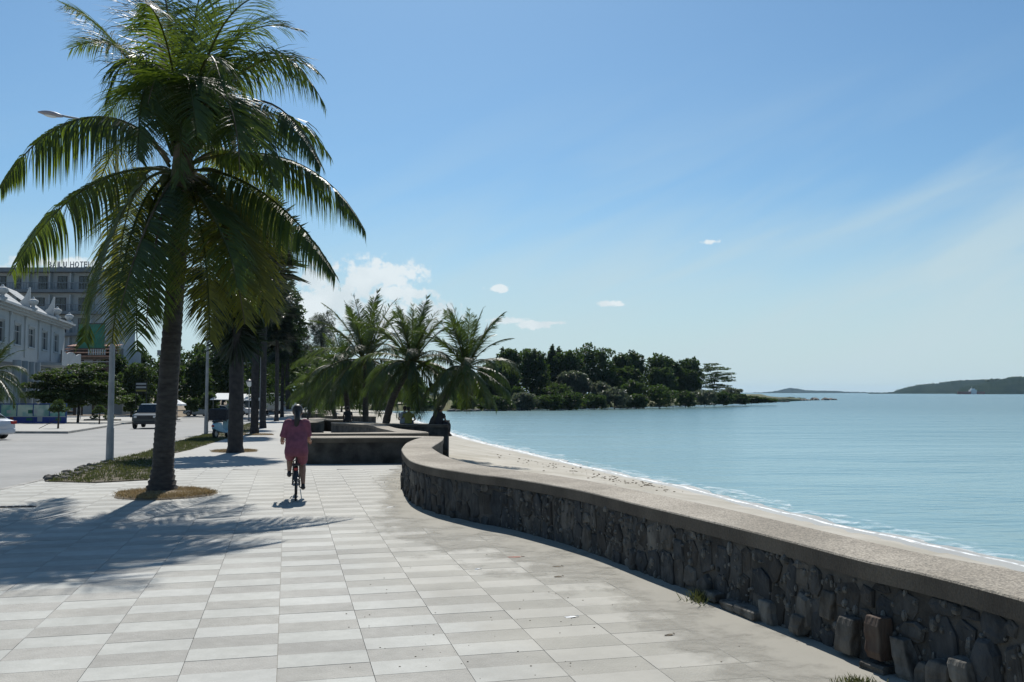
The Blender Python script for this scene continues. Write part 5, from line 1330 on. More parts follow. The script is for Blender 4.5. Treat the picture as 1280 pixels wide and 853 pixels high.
# parasols
def parasol(px, py, Y, w, label):
    p = at(px, py, Y); gz_ = g(Y); root = empty('parasol', (p.x, p.y, gz_), 0, label, 'parasol'); z = p.z-gz_
    mb = MB(); mb.tube([(0,0,0),(0,0,z)], .03, 6); mb.build('pole', 'pole_grey', root)
    mb = MB(); n = 8; V = [(0,0,z+.42)]+[(w*math.cos(6.2832*k/n), w*math.sin(6.2832*k/n), z-.05) for k in range(n)]+[(w*math.cos(6.2832*k/n), w*math.sin(6.2832*k/n), z-.22) for k in range(n)]+[(0,0,z+.36)]
    F = [(0, 1+k, 1+(k+1) % n) for k in range(n)]+[(1+k, 1+n+k, 1+n+(k+1) % n, 1+(k+1) % n) for k in range(n)]+[(2*n+1, 1+(k+1) % n, 1+k) for k in range(n)]; mb.add(V, F); mb.build('canopy', 'umbrella_white', root)
    mb = MB(); mb.box((0,0,.05), (.5,.5,.1)); mb.build('base', 'black_plastic', root)
parasol(119, 502, 95, 1.1, 'white parasol in the shade right of the blue hoarding')
parasol(222, 504.6, 100, .95, 'white parasol right of the nearest palm trunk')
parasol(101, 503, 100, .8, 'second white parasol, half hidden behind the almond tree')
# hanging signboard
root = empty('signboard', at(176, 510, 88), 0, 'white and yellow signboard on posts behind the off-road car', 'sign')
mb = MB(); mb.box((0,0,1.95), (1.1,.06,1.0)); mb.build('board', 'black_plastic', root)
for k, m_ in enumerate(('white_wall','white_wall','yellow_shirt')): mb = MB(); mb.box((0,-.045,2.28-.32*k), (.95 if k < 2 else 1.0,.02,.16)); mb.build('panel', m_, root)
for sx in (-.5,.5): mb = MB(); mb.tube([(sx,0,0),(sx,0,1.5)], .03, 6); mb.build('post', 'metal_dark', root)

# ------------------------------------------------------------------ street lamps
def lamp(px, py, H, label, arm=None, r0=.085, head='cobra'):
    p = gp(px, py); root = empty('street_lamp', p, 0, label, 'street lamp', None); n = 14
    mb = MB(); mb.tube([(0,0,-.1),(0,0,.02),(0,0,.9),(0,0,.92),(0,0,H)], [r0*1.25,r0*1.25,r0*1.15,r0,r0*.55], n); mb.build('pole', 'pole_grey', root, smooth=False)
    mb = MB(); mb.box((0,0,.02), (r0*4,r0*4,.03)); mb.build('base_plate', 'metal_dark', root)
    if head == 'cobra':
        a = Vector(arm); mb = MB(); C = catmull([Vector((0,0,H-.05)), Vector((a.x*.35, a.y*.35, H+a.z*.75)), Vector((a.x, a.y, H+a.z))], 5); mb.tube(C, .03, 8); mb.build('arm', 'pole_grey', root)
        d = Vector((a.x, a.y, 0)).normalized(); hc = Vector((a.x, a.y, H+a.z))+d*.2; ang = math.atan2(d.y, d.x); rings = []
        for k in range(7):
            t = k/6; w = [.05,.11,.15,.155,.14,.10,.03][k]; h = [.04,.07,.09,.095,.085,.06,.02][k]; x_ = -.25+.62*t
            rings.append([(x_, w*math.cos(q*math.pi/4), .0+h*math.sin(q*math.pi/4)*(1 if math.sin(q*math.pi/4) > 0 else .5)) for q in range(8)])
        mb = MB(); mb.rings(rings); o = mb.build('lamp_head', 'lamp_head', root, smooth=True); o.location = hc; o.rotation_euler = (0, -.12, ang)
        mb = MB(); mb.ell((0.05,0,-.045), (.17,.1,.035), 10, 6); g_ = mb.build('lens', 'lamp_glass', o, smooth=True)
    else:
        mb = MB(); mb.lathe((0,0,H), [(.06,0),(.22,.12),(.34,.5),(.36,.6),(.05,.8),(.02,.95)], 8); mb.build('lantern', 'lamp_glass', root)
        mb = MB(); mb.lathe((0,0,H+.6), [(.42,0),(.3,.14),(.04,.3)], 8); mb.build('lantern_cap', 'metal_dark', root)
pl = gp(137,577); top = at(154,178,pl.y); hd_ = at(76,141,pl.y-.4)
lamp(137, 577, top.z, 'tall grey street lamp just left of the nearest palm, its head above the left frond', arm=(hd_.x-pl.x, -.4, hd_.z-top.z), r0=.082)
lamp(257.5, 543, 8.5, 'slimmer grey street lamp on the verge between the first and second palm trunks', arm=(-1.5,-.3,.5), r0=.09)
lamp(311, 525, 3.6, 'lantern street lamp with pale head right of the second trunk', head='lantern', r0=.07)
lamp(325, 523, 7.2, 'thin far street lamp between the third and fourth trunks', arm=(-1.4,0,.4), r0=.1)

# ------------------------------------------------------------------ vehicles
def wheel(root, x, y, r, w):
    mb = MB(); prof = [(r*.62,-w/2),(r*.93,-w/2),(r,-w*.3),(r,w*.3),(r*.93,w/2),(r*.62,w/2)]; n = 20
    rings = [[(r_*math.cos(6.2832*k/n), z, r_*math.sin(6.2832*k/n)) for k in range(n)] for r_, z in prof]; mb.rings(rings, caps=False); wo = mb.build('wheel', 'tyre', root, smooth=True); wo.location = (x, y, r)
    mb = MB(); mb.rings([[(r_*math.cos(6.2832*k/n), z, r_*math.sin(6.2832*k/n)) for k in range(n)] for r_, z in ((r*.63,-w*.36),(r*.55,-w*.42),(r*.15,-w*.3),(r*.15,w*.3),(r*.55,w*.42),(r*.63,w*.36))]); mb.build('rim', 'rim', wo)
def car(name, p, rz, label, body, kind='sedan', cat='car', group=None, roofm=None):
    """x axis = forward"""
    root = empty(name, p, rz, label, cat, group)
    if kind == 'sedan':   # x, zbot, zbelt, halfwidth ; cabin
        L = 4.5; st = [(-2.25,.42,.74,.62),(-2.2,.26,.92,.80),(-1.7,.22,1.0,.87),(-.9,.2,.98,.90),(.4,.2,.94,.90),(1.2,.2,.90,.88),(1.9,.24,.78,.82),(2.22,.3,.62,.62)]
        cab = [(-1.75,1.0,.78),(-1.15,1.38,.60),(-.2,1.46,.62),(.35,1.40,.60),(1.15,.93,.78)]; wr = .32; wx = (-1.38,1.4); hw = .80
    else:
        L = 4.6; st = [(-2.3,.5,1.0,.85),(-2.25,.42,1.12,.92),(-1.2,.4,1.14,.96),(.5,.4,1.14,.96),(.75,.4,1.13,.95),(1.9,.42,1.08,.93),(2.2,.45,.98,.9),(2.25,.5,.9,.86)]
        cab = [(-2.28,1.12,.84),(-2.12,1.74,.74),(-.2,1.78,.74),(.35,1.74,.72),(.82,1.12,.84)]; wr = .41; wx = (-1.4,1.42); hw = .84
    mb = MB(); rings = []
    for x, zb_, zt2, w in st: rings.append([(x,-w*.86,zb_),(x,-w,zb_+.14),(x,-w,(zb_+zt2)/2),(x,-w*.97,zt2-.07),(x,-w*.86,zt2),(x,w*.86,zt2),(x,w*.97,zt2-.07),(x,w,(zb_+zt2)/2),(x,w,zb_+.14),(x,w*.86,zb_)])
    mb.rings(rings); mb.build('body', body, root, smooth=False, bevel=.03)
    # cabin: pillars/roof and separate panes
    mb = MB(); rings = []
    for i, (x, z, w) in enumerate(cab):
        zb2 = cab[0][1] if kind != 'sedan' else .93; rings.append([(x,-w-.0,z),(x,w,z)])
    roof_r = [[(x,-w,z),(x,w,z),(x,w,z-.05),(x,-w,z-.05)] for x, z, w in cab[1:4]]; mb.rings(roof_r); mb.build('roof', roofm or body, root, bevel=.02)
    zb2 = .95 if kind == 'sedan' else 1.11
    a, b2, m_, c_, d = cab
    def quad(name_, pts_, mt='glass_car'):
        m2 = MB(); nrm = (Vector(pts_[1])-Vector(pts_[0])).cross(Vector(pts_[2])-Vector(pts_[0])).normalized()*.012; V = [Vector(q)+nrm for q in pts_]+[Vector(q)-nrm for q in pts_]; n = len(pts_)
        m2.add(V, [tuple(range(n)), tuple(range(2*n-1, n-1, -1))]+[(k, k+n, (k+1) % n+n, (k+1) % n) for k in range(n)]); return m2.build(name_, mt, root)
    quad('rear_window', [(a[0],-a[2],zb2),(a[0],a[2],zb2),(b2[0],b2[2],b2[1]-.02),(b2[0],-b2[2],b2[1]-.02)])
    quad('windscreen', [(d[0],-d[2],zb2-.02),(d[0],d[2],zb2-.02),(c_[0],c_[2],c_[1]-.02),(c_[0],-c_[2],c_[1]-.02)])
    for sy in (-1, 1):
        quad('side_window', [(a[0]+.1,sy*(a[2]+.04),zb2),((a[0]+d[0])/2,sy*(.86 if kind == 'sedan' else .9),zb2),(d[0]-.12,sy*(d[2]+.03),zb2),(c_[0],sy*(c_[2]+.01),c_[1]-.06),(b2[0],sy*(b2[2]+.01),b2[1]-.06)])
        for (q0, q1) in ((a, b2), (d, c_)):
            m2 = MB(); m2.tube([(q0[0], sy*(q0[2]+.03), zb2-.03), (q1[0], sy*(q1[2]+.0), q1[1]-.03)], .035, 6); m2.build('pillar', body, root)
        m2 = MB(); m2.tube([(m_[0]-.2, sy*(.87 if kind == 'sedan' else .91), zb2), (m_[0]-.2, sy*(m_[2]+.02), m_[1]-.04)], .04, 6); m2.build('pillar', body, root)
        m2 = MB(); m2.ell((d[0]-.05, sy*(.98), zb2+.08), (.09,.1,.07), 8, 6); m2.build('mirror', body, root)
        for x in wx: wheel(root, x, sy*hw, wr, .22)
        m2 = MB(); m2.box((L/2-.08 if kind == 'sedan' else 2.235, sy*.62, st[-1][2]-.04 if kind == 'sedan' else .86), (.12,.28,.13)); m2.build('headlight', 'clear_lens', root, bevel=.02)
        m2 = MB(); m2.box((-L/2+.06, sy*.66, .82 if kind == 'sedan' else .95), (.14,.34,.15)); m2.build('tail_light', 'red_lens', root, bevel=.02)
    m2 = MB(); m2.box((L/2-.03,0,.45), (.08,1.5,.22)); m2.build('front_bumper', 'black_plastic' if kind != 'sedan' else body, root, bevel=.03)
    m2 = MB(); m2.box((-L/2+.02,0,.42), (.1,1.5,.2)); m2.build('rear_bumper', body, root, bevel=.03)
    m2 = MB(); m2.box((L/2+.0 if kind != 'sedan' else L/2-.02,0,.82 if kind != 'sedan' else .6), (.06,1.1,.24)); m2.build('grille', 'black_plastic', root)
    m2 = MB(); m2.box((-L/2-.03,0,.6), (.02,.5,.12)); m2.build('number_plate', 'plate', root)
    return root
# rear of the white saloon at the left edge, driving away along the near lane
pc = gp(-20, 551, -.12); road_dir = math.atan2(1, (380-640)/FPX)
car('parked_car', (pc.x-1.55, pc.y+1.2, g(pc.y)-.12), math.atan2(1, -1.35)+math.pi*0+R(18), 'white saloon car cut off by the left edge of the photo, tail towards the promenade', 'car_white')
ps = gp(174, 536.6, -.12)
car('offroad_car', (ps.x, ps.y+2.2, g(ps.y)-.12), math.atan2(-1, .18), 'dark boxy off-road car driving towards the camera, half behind the nearest palm trunk', 'car_dark', 'suv')
pc = gp(252, 520.5, -.12)
car('parked_car', (pc.x, pc.y, g(pc.y)-.12), R(172), 'small silver car seen side on beyond the road, right of the nearest trunk', 'car_silver')
pc = at(272, 518.0, 122)
car('parked_car', (pc.x, pc.y, g(122)-.12), R(176), 'dark car parked behind the silver one', 'car_dark')
pc = at(294, 517.5, 128)
car('parked_car', (pc.x, pc.y, g(122)-.12), R(176), 'white car roof showing left of the second palm trunk', 'car_white')
# box truck far down the promenade
pt = at(339, 518.8, 128); root = empty('box_truck', (pt.x, pt.y, pt.z), R(95), 'pale grey box truck at the far end between the fourth and fifth trunks', 'truck')
mb = MB(); mb.box((-.6,0,1.9), (3.8,2.0,2.2)); mb.build('box', 'car_silver', root, bevel=.03); mb = MB(); mb.box((2.1,0,1.35), (1.4,1.8,1.6), taper=.9); mb.build('cab', 'car_white', root, bevel=.05)
mb = MB(); mb.box((2.83,0,1.7), (.06,1.5,.6)); mb.build('windscreen', 'glass_car', root)
for x in (-1.7, 1.9):
    for sy in (-.85, .85): wheel(root, x, sy, .38, .22)
pt = at(362, 517.5, 150); root = empty('van', (pt.x, pt.y, pt.z), R(95), 'tiny white van at the far end just left of the cyclist head', 'van')
mb = MB(); mb.rings([[(x,-w,.35),(x,-w,zt2),(x,w,zt2),(x,w,.35)] for x, w, zt2 in ((-2.2,.85,1.9),(1.2,.88,1.95),(1.9,.85,1.2),(2.3,.8,1.0))]); mb.build('body', 'car_white', root, bevel=.05)
mb = MB(); mb.box((-2.23,0,1.45), (.05,1.4,.5)); mb.build('rear_window', 'glass_car', root)
for x in (-1.4, 1.4):
    for sy in (-.8, .8): wheel(root, x, sy, .33, .2)

# ------------------------------------------------------------------ parked scooter under a dark fringed canopy
psc = gp(277, 548.0); sc_ = empty('scooter', psc, R(80), 'light blue parked scooter on the verge beside the second palm trunk', 'scooter')
wheel(sc_, .6, 0, .24, .1); wheel(sc_, -.6, 0, .24, .1)
mb = MB(); mb.rings([[(x,-w,z0_),(x,-w*.9,z1_),(x,w*.9,z1_),(x,w,z0_)] for x, w, z0_, z1_ in ((-.85,.06,.5,.68),(-.6,.15,.36,.76),(-.3,.17,.3,.74),(-.05,.14,.26,.45),(.2,.15,.24,.34),(.38,.15,.26,.4))]); mb.build('body', 'scooter_blue', sc_, bevel=.03)
mb = MB(); mb.rings([[(x,-w,z),(x+.06,-w,z),(x+.06,w,z),(x,w,z)] for x, w, z in ((.36,.17,.3),(.42,.2,.5),(.46,.2,.75),(.42,.12,.98),(.38,.06,1.02))]); mb.build('leg_shield', 'scooter_blue', sc_, bevel=.02)
mb = MB(); mb.rings([[(x,-w,.76),(x,-w,h),(x,w,h),(x,w,.76)] for x, w, h in ((-.78,.08,.82),(-.5,.15,.88),(-.15,.13,.84),(0,.08,.8))]); mb.build('seat', 'black_plastic', sc_, bevel=.03)
mb = MB(); mb.tube([(.36,-.33,1.02),(.42,-.12,1.0),(.42,.12,1.0),(.36,.33,1.02)], .02, 6); mb.build('handlebar', 'metal_dark', sc_)
mb = MB(); mb.ell((.5,0,.92), (.07,.1,.08)); mb.build('headlight', 'clear_lens', sc_)
mb = MB(); mb.tube([(.6,0,.24),(.44,0,.95)], .03, 6); mb.build('fork', 'metal_dark', sc_)
mb = MB(); mb.ell((-.86,0,.6), (.03,.08,.05)); mb.build('tail_light', 'red_lens', sc_)
pcn = at(275, 512, psc.y+.3); root = empty('canopy', (pcn.x, pcn.y, g(pcn.y)), 0, 'dark fringed canopy on a pole over the light blue scooter', 'canopy'); z = at(275, 511.5, pcn.y).z-g(pcn.y)
mb = MB(); mb.rings([[(x*f, y*f, z_) for x, y in ((-.42,-.4),(.42,-.4),(.42,.4),(-.42,.4))] for f, z_ in ((1.0,z-.5),(1.0,z-.05),(.9,z),(.2,z+.04))]); mb.build('cover', 'black_cloth', root)
for k in range(16):
    mb = MB(); x_ = -.40+.8*k/15; mb.add([(x_-.03,-.41,z-.49),(x_+.03,-.41,z-.49),(x_+.01,-.41,z-.6-rnd.random()*.06)], [(0,1,2)]); mb.build('fringe', 'black_cloth', root)
mb = MB(); mb.tube([(.3,.2,0),(.3,.2,z-.1)], .025, 6); mb.build('pole', 'metal_dark', root)

# ------------------------------------------------------------------ people
def limb(mb, pts, rad, n=10): mb.tube(catmull(pts, 4), list(np.interp(np.linspace(0, 1, 4*(len(pts)-1)+1), np.linspace(0, 1, len(rad)), rad)), n)
def oval(c, rx, ry, n=16, tilt=0.0):
    out = []
    for k in range(n):
        th = 2*math.pi*k/n; x = rx*math.cos(th); y = ry*math.sin(th); out.append((c[0]+x, c[1]+y, c[2]+tilt*y))
    return out
def hand(mb, w, d, side):
    d = Vector(d).normalized(); w = Vector(w); up = Vector((0,0,1)); s = d.cross(up).normalized(); n_ = s.cross(d)
    mb.ell(w+d*.05, (.04,.04,.022), 8, 6); 
    for k in range(4):
        b = w+d*.075+s*(.028-.019*k); l = (.062,.072,.068,.052)[k]; mb.tube([b, b+d*l*.5, b+d*l*.75-n_*l*.35, b+d*l*.6-n_*l*.75], [.0085,.008,.0075,.006], 6)
    b = w+d*.03+s*.035*side; mb.tube([b, b+s*.02*side+d*.03, b+s*.015*side+d*.055-n_*.02], [.011,.009,.007], 6)
def face(mb, c, fwd, r):
    fwd = Vector(fwd).normalized(); s = fwd.cross(Vector((0,0,1))).normalized(); c = Vector(c)
    mb.ell(c, (r*.80, r*.95, r*1.18), 14, 10); mb.ell(c+fwd*r*.35-Vector((0,0,r*.55)), (r*.52,r*.5,r*.5), 10, 8)
    mb.tube([c+fwd*r*.88+Vector((0,0,.01)), c+fwd*r*1.12-Vector((0,0,r*.28)), c+fwd*r*.88-Vector((0,0,r*.36))], [.008,.016,.012], 6)
    mb.tube([c+fwd*r*.86-Vector((0,0,r*.6))-s*.02, c+fwd*r*.86-Vector((0,0,r*.6))+s*.02], [.008,.008], 6)
    for q in (-1, 1): mb.ell(c+s*q*r*.82-Vector((0,0,.01)), (.014,.02,.032), 6, 5); mb.ell(c+fwd*r*.80+s*q*r*.32+Vector((0,0,.008)), (.016,.012,.011), 6, 5)

# the cyclist: rear view, riding away (+Y)
cw = gp(369.5, 626.5); cy = empty('bicycle', (cw.x, cw.y, 0), R(90+12.5), 'small bicycle ridden away from the camera by the person in pink', 'bicycle')
RW = .27
def spoke_wheel(root, x, z):
    n = 28; mb = MB(); ringp = []
    for k in range(n): ringp.append(Vector((x+RW*math.cos(6.2832*k/n), 0, z+RW*math.sin(6.2832*k/n))))
    V = []; F = []; m = 6
    for k in range(n):
        d = (ringp[k]-Vector((x,0,z))).normalized()
        for q in range(m): th = 6.2832*q/m; V.append(ringp[k]-d*.02+d*.02*math.cos(th)+Vector((0,.02*math.sin(th),0)))
    for k in range(n):
        for q in range(m): F.append((k*m+q, k*m+(q+1) % m, ((k+1) % n)*m+(q+1) % m, ((k+1) % n)*m+q))
    mb.add(V, F); wo = mb.build('wheel', 'tyre', root, smooth=True)
    m2 = MB()
    for k in range(14): a = 6.2832*k/14; m2.tube([(x,.02*(-1)**k,z),(x+(RW-.03)*math.cos(a),0,z+(RW-.03)*math.sin(a))], .0025, 4)
    m2.build('spokes', 'rim', wo); m2 = MB(); m2.tube([(x,-.05,z),(x,.05,z)], .022, 8); m2.build('hub', 'rim', wo)
spoke_wheel(cy, .0, RW); spoke_wheel(cy, 1.0, RW)
bb = Vector((.42,0,.30)); st_t = Vector((.27,0,.72)); hdt = Vector((.85,0,.78)); hdb = Vector((.88,0,.62))
mb = MB()
for a, b2, r in ((bb, st_t, .017), (bb, hdb, .02), (st_t*.9+bb*.1, hdt, .017), (hdt, hdb, .022)): mb.tube([a, b2], r, 8)
for sy in (-1, 1): mb.tube([bb+Vector((0,sy*.03,0)), Vector((0,sy*.06,RW))], .011, 6); mb.tube([st_t*.85+bb*.15, Vector((0,sy*.06,RW))], .009, 6); mb.tube([hdb, hdb+Vector((0,sy*.05,-.02)), Vector((1.0,sy*.05,RW))], .012, 6)
mb.build('frame', 'metal_dark', cy)
mb = MB(); mb.tube([st_t, Vector((.22,0,.82))], .014, 8); mb.build('seat_post', 'rim', cy)
mb = MB(); mb.rings([[(x,-w,.80),(x,-w*.9,.845),(x,w*.9,.845),(x,w,.80)] for x, w in ((.06,.05),(.1,.10),(.2,.09),(.32,.03),(.37,.015))]); mb.build('saddle', 'black_plastic', cy, bevel=.01)
mb = MB(); mb.tube([hdt, Vector((.83,0,.95))], .014, 8); mb.tube([(.74,-.27,.98),(.80,-.15,.96),(.83,0,.95),(.80,.15,.96),(.74,.27,.98)], .012, 8); mb.build('handlebar', 'metal_dark', cy)
mb = MB(); mb.rings([[(0+(RW+.03)*math.cos(a), -.035, RW+(RW+.03)*math.sin(a)), (0+(RW+.045)*math.cos(a), 0, RW+(RW+.045)*math.sin(a)), (0+(RW+.03)*math.cos(a), .035, RW+(RW+.03)*math.sin(a)), ((RW+.028)*math.cos(a), 0, RW+(RW+.028)*math.sin(a))] for a in [R(20+14*k) for k in range(11)]]); mb.build('mudguard', 'black_plastic', cy)
mb = MB(); mb.box((-.02,0,.60), (.34,.13,.02)); mb.tube([(-.15,-.05,.60),(0,-.06,RW)], .006, 5); mb.tube([(-.15,.05,.60),(0,.06,RW)], .006, 5); mb.build('rack', 'black_plastic', cy)
mb = MB(); mb.box((-.2,0,.54), (.02,.06,.04)); mb.build('reflector', 'red_lens', cy)
crank = Vector((0,0,-.16))
for sy, d in ((1, Vector((.10,0,.11))), (-1, Vector((-.10,0,-.11)))):
    mb = MB(); mb.tube([bb+Vector((0,sy*.06,0)), bb+Vector((0,sy*.06,0))+d], .009, 6); pc_ = bb+Vector((0,sy*.11,0))+d; mb.box(pc_, (.09,.09,.02)); mb.build('pedal', 'black_plastic', cy)
mb = MB(); mb.tube([(bb.x,-.05,bb.z),(bb.x,-.04,bb.z)], .085, 20); mb.build('chainring', 'rim', cy)
mb = MB(); mb.tube([(-.02,-.07,.20),(-.05,-.1,.02)], .008, 5); mb.build('kickstand', 'rim', cy)

# rider, local frame: origin at rear wheel contact, +y forward, x right
rp = empty('person', (cw.x, cw.y, 0), R(12.5), 'person in pink top and shorts riding a bicycle away along the promenade', 'person'); rp.scale = (.93, .95, .985)
hipc = Vector((0,.20,.86)); chest = Vector((0,.30,1.18)); neck = Vector((0,.36,1.36)); headc = Vector((.01,.39,1.485))
mb = MB()
mb.rings([oval(hipc+Vector((0,0,-.10)), .12,.10), oval(hipc, .175,.13), oval(hipc+Vector((0,.03,.12)), .155,.115), oval(chest, .165,.11), oval(chest+Vector((0,.02,.10)), .15,.09), oval(neck-Vector((0,.0,.02)), .06,.06)])
limb(mb, [neck-Vector((0,.01,.06)), neck, headc-Vector((0,.0,.04))], [.062,.052,.05])
face(mb, headc, (0,1,-.1), .098)
shL, shR = Vector((-.17,.30,1.30)), Vector((.17,.30,1.30))
elL, elR = Vector((-.25,.28,1.03)), Vector((.215,.34,1.04)); wrL, wrR = Vector((-.26,.56,.97)), Vector((.24,.60,.97))
for s_, e_, w_, sd_ in ((shL, elL, wrL, 1), (shR, elR, wrR, -1)):
    limb(mb, [s_*.9+chest*.1, s_, e_, w_], [.05,.052,.045,.034,.026]); hand(mb, w_, (0,1,-.12), sd_)
# legs: left knee up, right leg extended
knL, anL = Vector((-.115,.58,.72)), Vector((-.125,.50,.46)); knR, anR = Vector((.105,.55,.60)), Vector((.125,.36,.25))
for h_, k_, a_ in ((Vector((-.09,.20,.85)), knL, anL), (Vector((.09,.20,.85)), knR, anR)):
    limb(mb, [h_, h_.lerp(k_, .5)+Vector((0,0,.0)), k_, k_.lerp(a_, .35)+Vector((0,-.03,0)), a_], [.10,.088,.062,.062,.036]); mb.tube([a_, a_+Vector((0,.02,-.05)), a_+Vector((0,.13,-.075))], [.036,.038,.024], 8)
mb.build('body', 'skin', rp, remesh=.009, sm=3)
mb = MB()
mb.rings([oval(hipc+Vector((0,-.01,-.10)), .20,.15), oval(hipc+Vector((0,-.01,.02)), .20,.155), oval(hipc+Vector((0,.02,.14)), .195,.14), oval(chest+Vector((0,0,-.03)), .195,.135), oval(chest+Vector((0,.01,.07)), .195,.12), oval(chest+Vector((0,.03,.14)), .15,.09), oval(neck-Vector((0,.01,-.0)), .07,.07)])
for s_, e_ in ((shL, elL), (shR, elR)): limb(mb, [chest*.5+s_*.5+Vector((0,0,.04)), s_, s_.lerp(e_, .5), s_.lerp(e_, .92)], [.075,.068,.066,.07])
mb.build('shirt', 'pink_shirt', rp, remesh=.014, sm=4)
mb = MB()
mb.rings([oval(hipc+Vector((0,-.01,.06)), .20,.14), oval(hipc+Vector((0,-.01,-.06)), .215,.16), oval(hipc+Vector((0,.02,-.13)), .20,.15)])
for h_, k_ in ((Vector((-.105,.20,.84)), knL), (Vector((.105,.20,.84)), knR)): limb(mb, [h_, h_.lerp(k_, .45)+Vector((0,0,-.03)), h_.lerp(k_, .66)+Vector((0,-.01,-.05))], [.108,.10,.098])
mb.build('shorts', 'pink_shirt', rp, remesh=.014, sm=4)
mb = MB(); mb.rings([oval((0,.135,.96), .10,.012), oval((0,.155,1.1), .085,.012), oval((0,.19,1.24), .05,.012)]); 
mb = MB(); mb.ell(headc+Vector((0,-.03,.03)), (.098,.10,.105), 14, 10); mb.ell(headc+Vector((0,-.10,-.02)), (.06,.05,.07), 10, 8); limb(mb, [headc+Vector((0,-.11,0)), headc+Vector((0,-.17,-.10)), headc+Vector((-.02,-.16,-.26)), headc+Vector((-.03,-.14,-.38))], [.045,.05,.042,.015]); mb.build('hair', 'hair', rp, remesh=.011, sm=1)
for a_ in (anL, anR): mb = MB(); mb.ell(a_+Vector((0,.05,-.065)), (.045,.135,.042), 10, 8); mb.ell(a_+Vector((0,-.02,-.04)), (.04,.055,.055), 8, 6); mb.build('shoe', 'black_plastic', rp, remesh=.012)

def seated(px, pyseat, Y, label, shirt, facing=0.0, skin='skin_dark', lean=0.0, sc=1.0, arm_out=0, legs='jeans', group=None):
    """person sitting; origin on the seat, local +y = facing"""
    p = at(px, pyseat, Y); root = empty('person', p, facing, label, 'person', group, sc)
    hip = Vector((0,0,.09)); ch_ = Vector((lean*.5,.03,.42)); nk = Vector((lean*.8,.05,.58)); hc = Vector((lean,.09,.71)); mb = MB()
    mb.rings([oval(hip, .15,.12), oval(hip+Vector((lean*.2,0,.15)), .13,.10), oval(ch_, .155,.10), oval(nk-Vector((0,.01,.03)), .06,.055)])
    limb(mb, [nk-Vector((0,0,.05)), nk, hc-Vector((0,0,.03))], [.06,.05,.05]); face(mb, hc, (0,1,0), .095)
    for q in (-1, 1):
        s_ = ch_+Vector((q*.18,0,.08)); e_ = ch_+Vector((q*(.25+.05*arm_out),.06,-.18)); w_ = Vector((q*.17,.30,.17)); limb(mb, [s_, e_, w_], [.048,.04,.026]); hand(mb, w_, (0,1,-.3), -q)
        k_ = Vector((q*.13,.44,.10)); a_ = Vector((q*.12,.50,-.32)); limb(mb, [hip+Vector((q*.08,.02,0)), k_, a_], [.085,.06,.04]); mb.tube([a_, a_+Vector((0,.14,-.06))], [.042,.028], 8)
    mb.build('body', skin, root, remesh=.014, sm=2)
    mb = MB(); mb.rings([oval(hip+Vector((0,-.0,-.04)), .18,.15), oval(hip+Vector((lean*.2,0,.13)), .175,.135), oval(ch_, .19,.13), oval(ch_+Vector((lean*.1,.01,.09)), .17,.10), oval(nk, .07,.065)])
    for q in (-1, 1): s_ = ch_+Vector((q*.17,0,.08)); e_ = ch_+Vector((q*(.25+.05*arm_out),.06,-.18)); limb(mb, [s_, s_.lerp(e_,.6)], [.075,.068])
    mb.build('shirt', shirt, root, remesh=.02, sm=3)
    mb = MB()
    for q in (-1, 1): k_ = Vector((q*.13,.44,.10)); a_ = Vector((q*.12,.50,-.25)); limb(mb, [hip+Vector((q*.08,-.02,0)), k_, a_], [.11,.08,.06])
    mb.ell(hip, (.17,.15,.1)); mb.build('trousers', legs, root, remesh=.02, sm=3)
    mb = MB(); mb.ell(hc+Vector((0,-.025,.03)), (.098,.10,.10), 12, 8); mb.build('hair', 'hair', root, remesh=.015, sm=2)
    for q in (-1, 1): mb = MB(); mb.ell((q*.12,.57,-.39), (.045,.12,.045), 8, 6); mb.build('shoe', 'black_plastic', root)
YS = gp(510, 530, HW+.02).y
seated(504.5, 530.5, YS, 'seated person in pale shirt, back turned, left of the pair on the seaward wall', 'pale_shirt', sc=1.0, lean=.04)
seated(510.5, 530.8, YS-.15, 'seated person in yellow green shirt, right of the pair on the seaward wall', 'yellow_shirt', sc=.98, arm_out=1)
seated(549, 533.0, YS-1.2, 'seated person in black by the leaning palm near the stone pier', 'black_cloth', sc=1.08, lean=.03, facing=R(-35), legs='black_cloth')
seated(435, 526.5, 52, 'dark clothed person sitting in palm shade between the upright trunks', 'black_cloth', sc=1.0, facing=R(20), legs='black_cloth')
# black bag beside the person in black
p = at(557, 535, YS-1.3); root = empty('bag', p, 0, 'bulky black bag on the wall end beside the seated person in black', 'bag')
mb = MB(); mb.rings([oval((0,0,z), rx, ry, 12) for z, rx, ry in ((-.08,.13,.1),(.0,.17,.13),(.14,.17,.13),(.24,.12,.1),(.27,.05,.04))]); mb.build('sack', 'black_cloth', root, smooth=True)
mb = MB(); mb.tube([(-.08,0,.24),(-.06,0,.33),(.06,0,.33),(.08,0,.24)], .012, 6); mb.build('handle', 'black_plastic', root)

# ------------------------------------------------------------------ small litter, weeds
def weed(px, py, n, w, h, label):
    p = gp(px, py); root = empty('weed', p, 0, label, 'weed')
    rr = random.Random(int(px)); pts_ = [(rr.gauss(0, w*.4), rr.gauss(0, w*.3), 0) for _ in range(60)]; o = blades('leaves', pts_, n, h, 'grass', root, seed=int(px), w=.012, lean=1.0)
weed(883, 752, 420, .13, .09, 'small green weed tuft at the foot of the near stone wall')
weed(1072, 856, 200, .08, .04, 'green weed tuft at the wall foot near the bottom edge of the photo')
lit = MB()
for k in range(150):
    t = rnd.random(); px = rnd.uniform(430, 1000); py = rnd.uniform(640, 850); p = gp(px, py)
    if p.x > prom_r(p.y)-.15: continue
    s = rnd.uniform(.002,.006); lit.ell((p.x, p.y, s*.4), (s*1.4, s, s*.5), 5, 4)
o = lit.build('grit', 'leaf_litter'); o['kind'] = 'stuff'
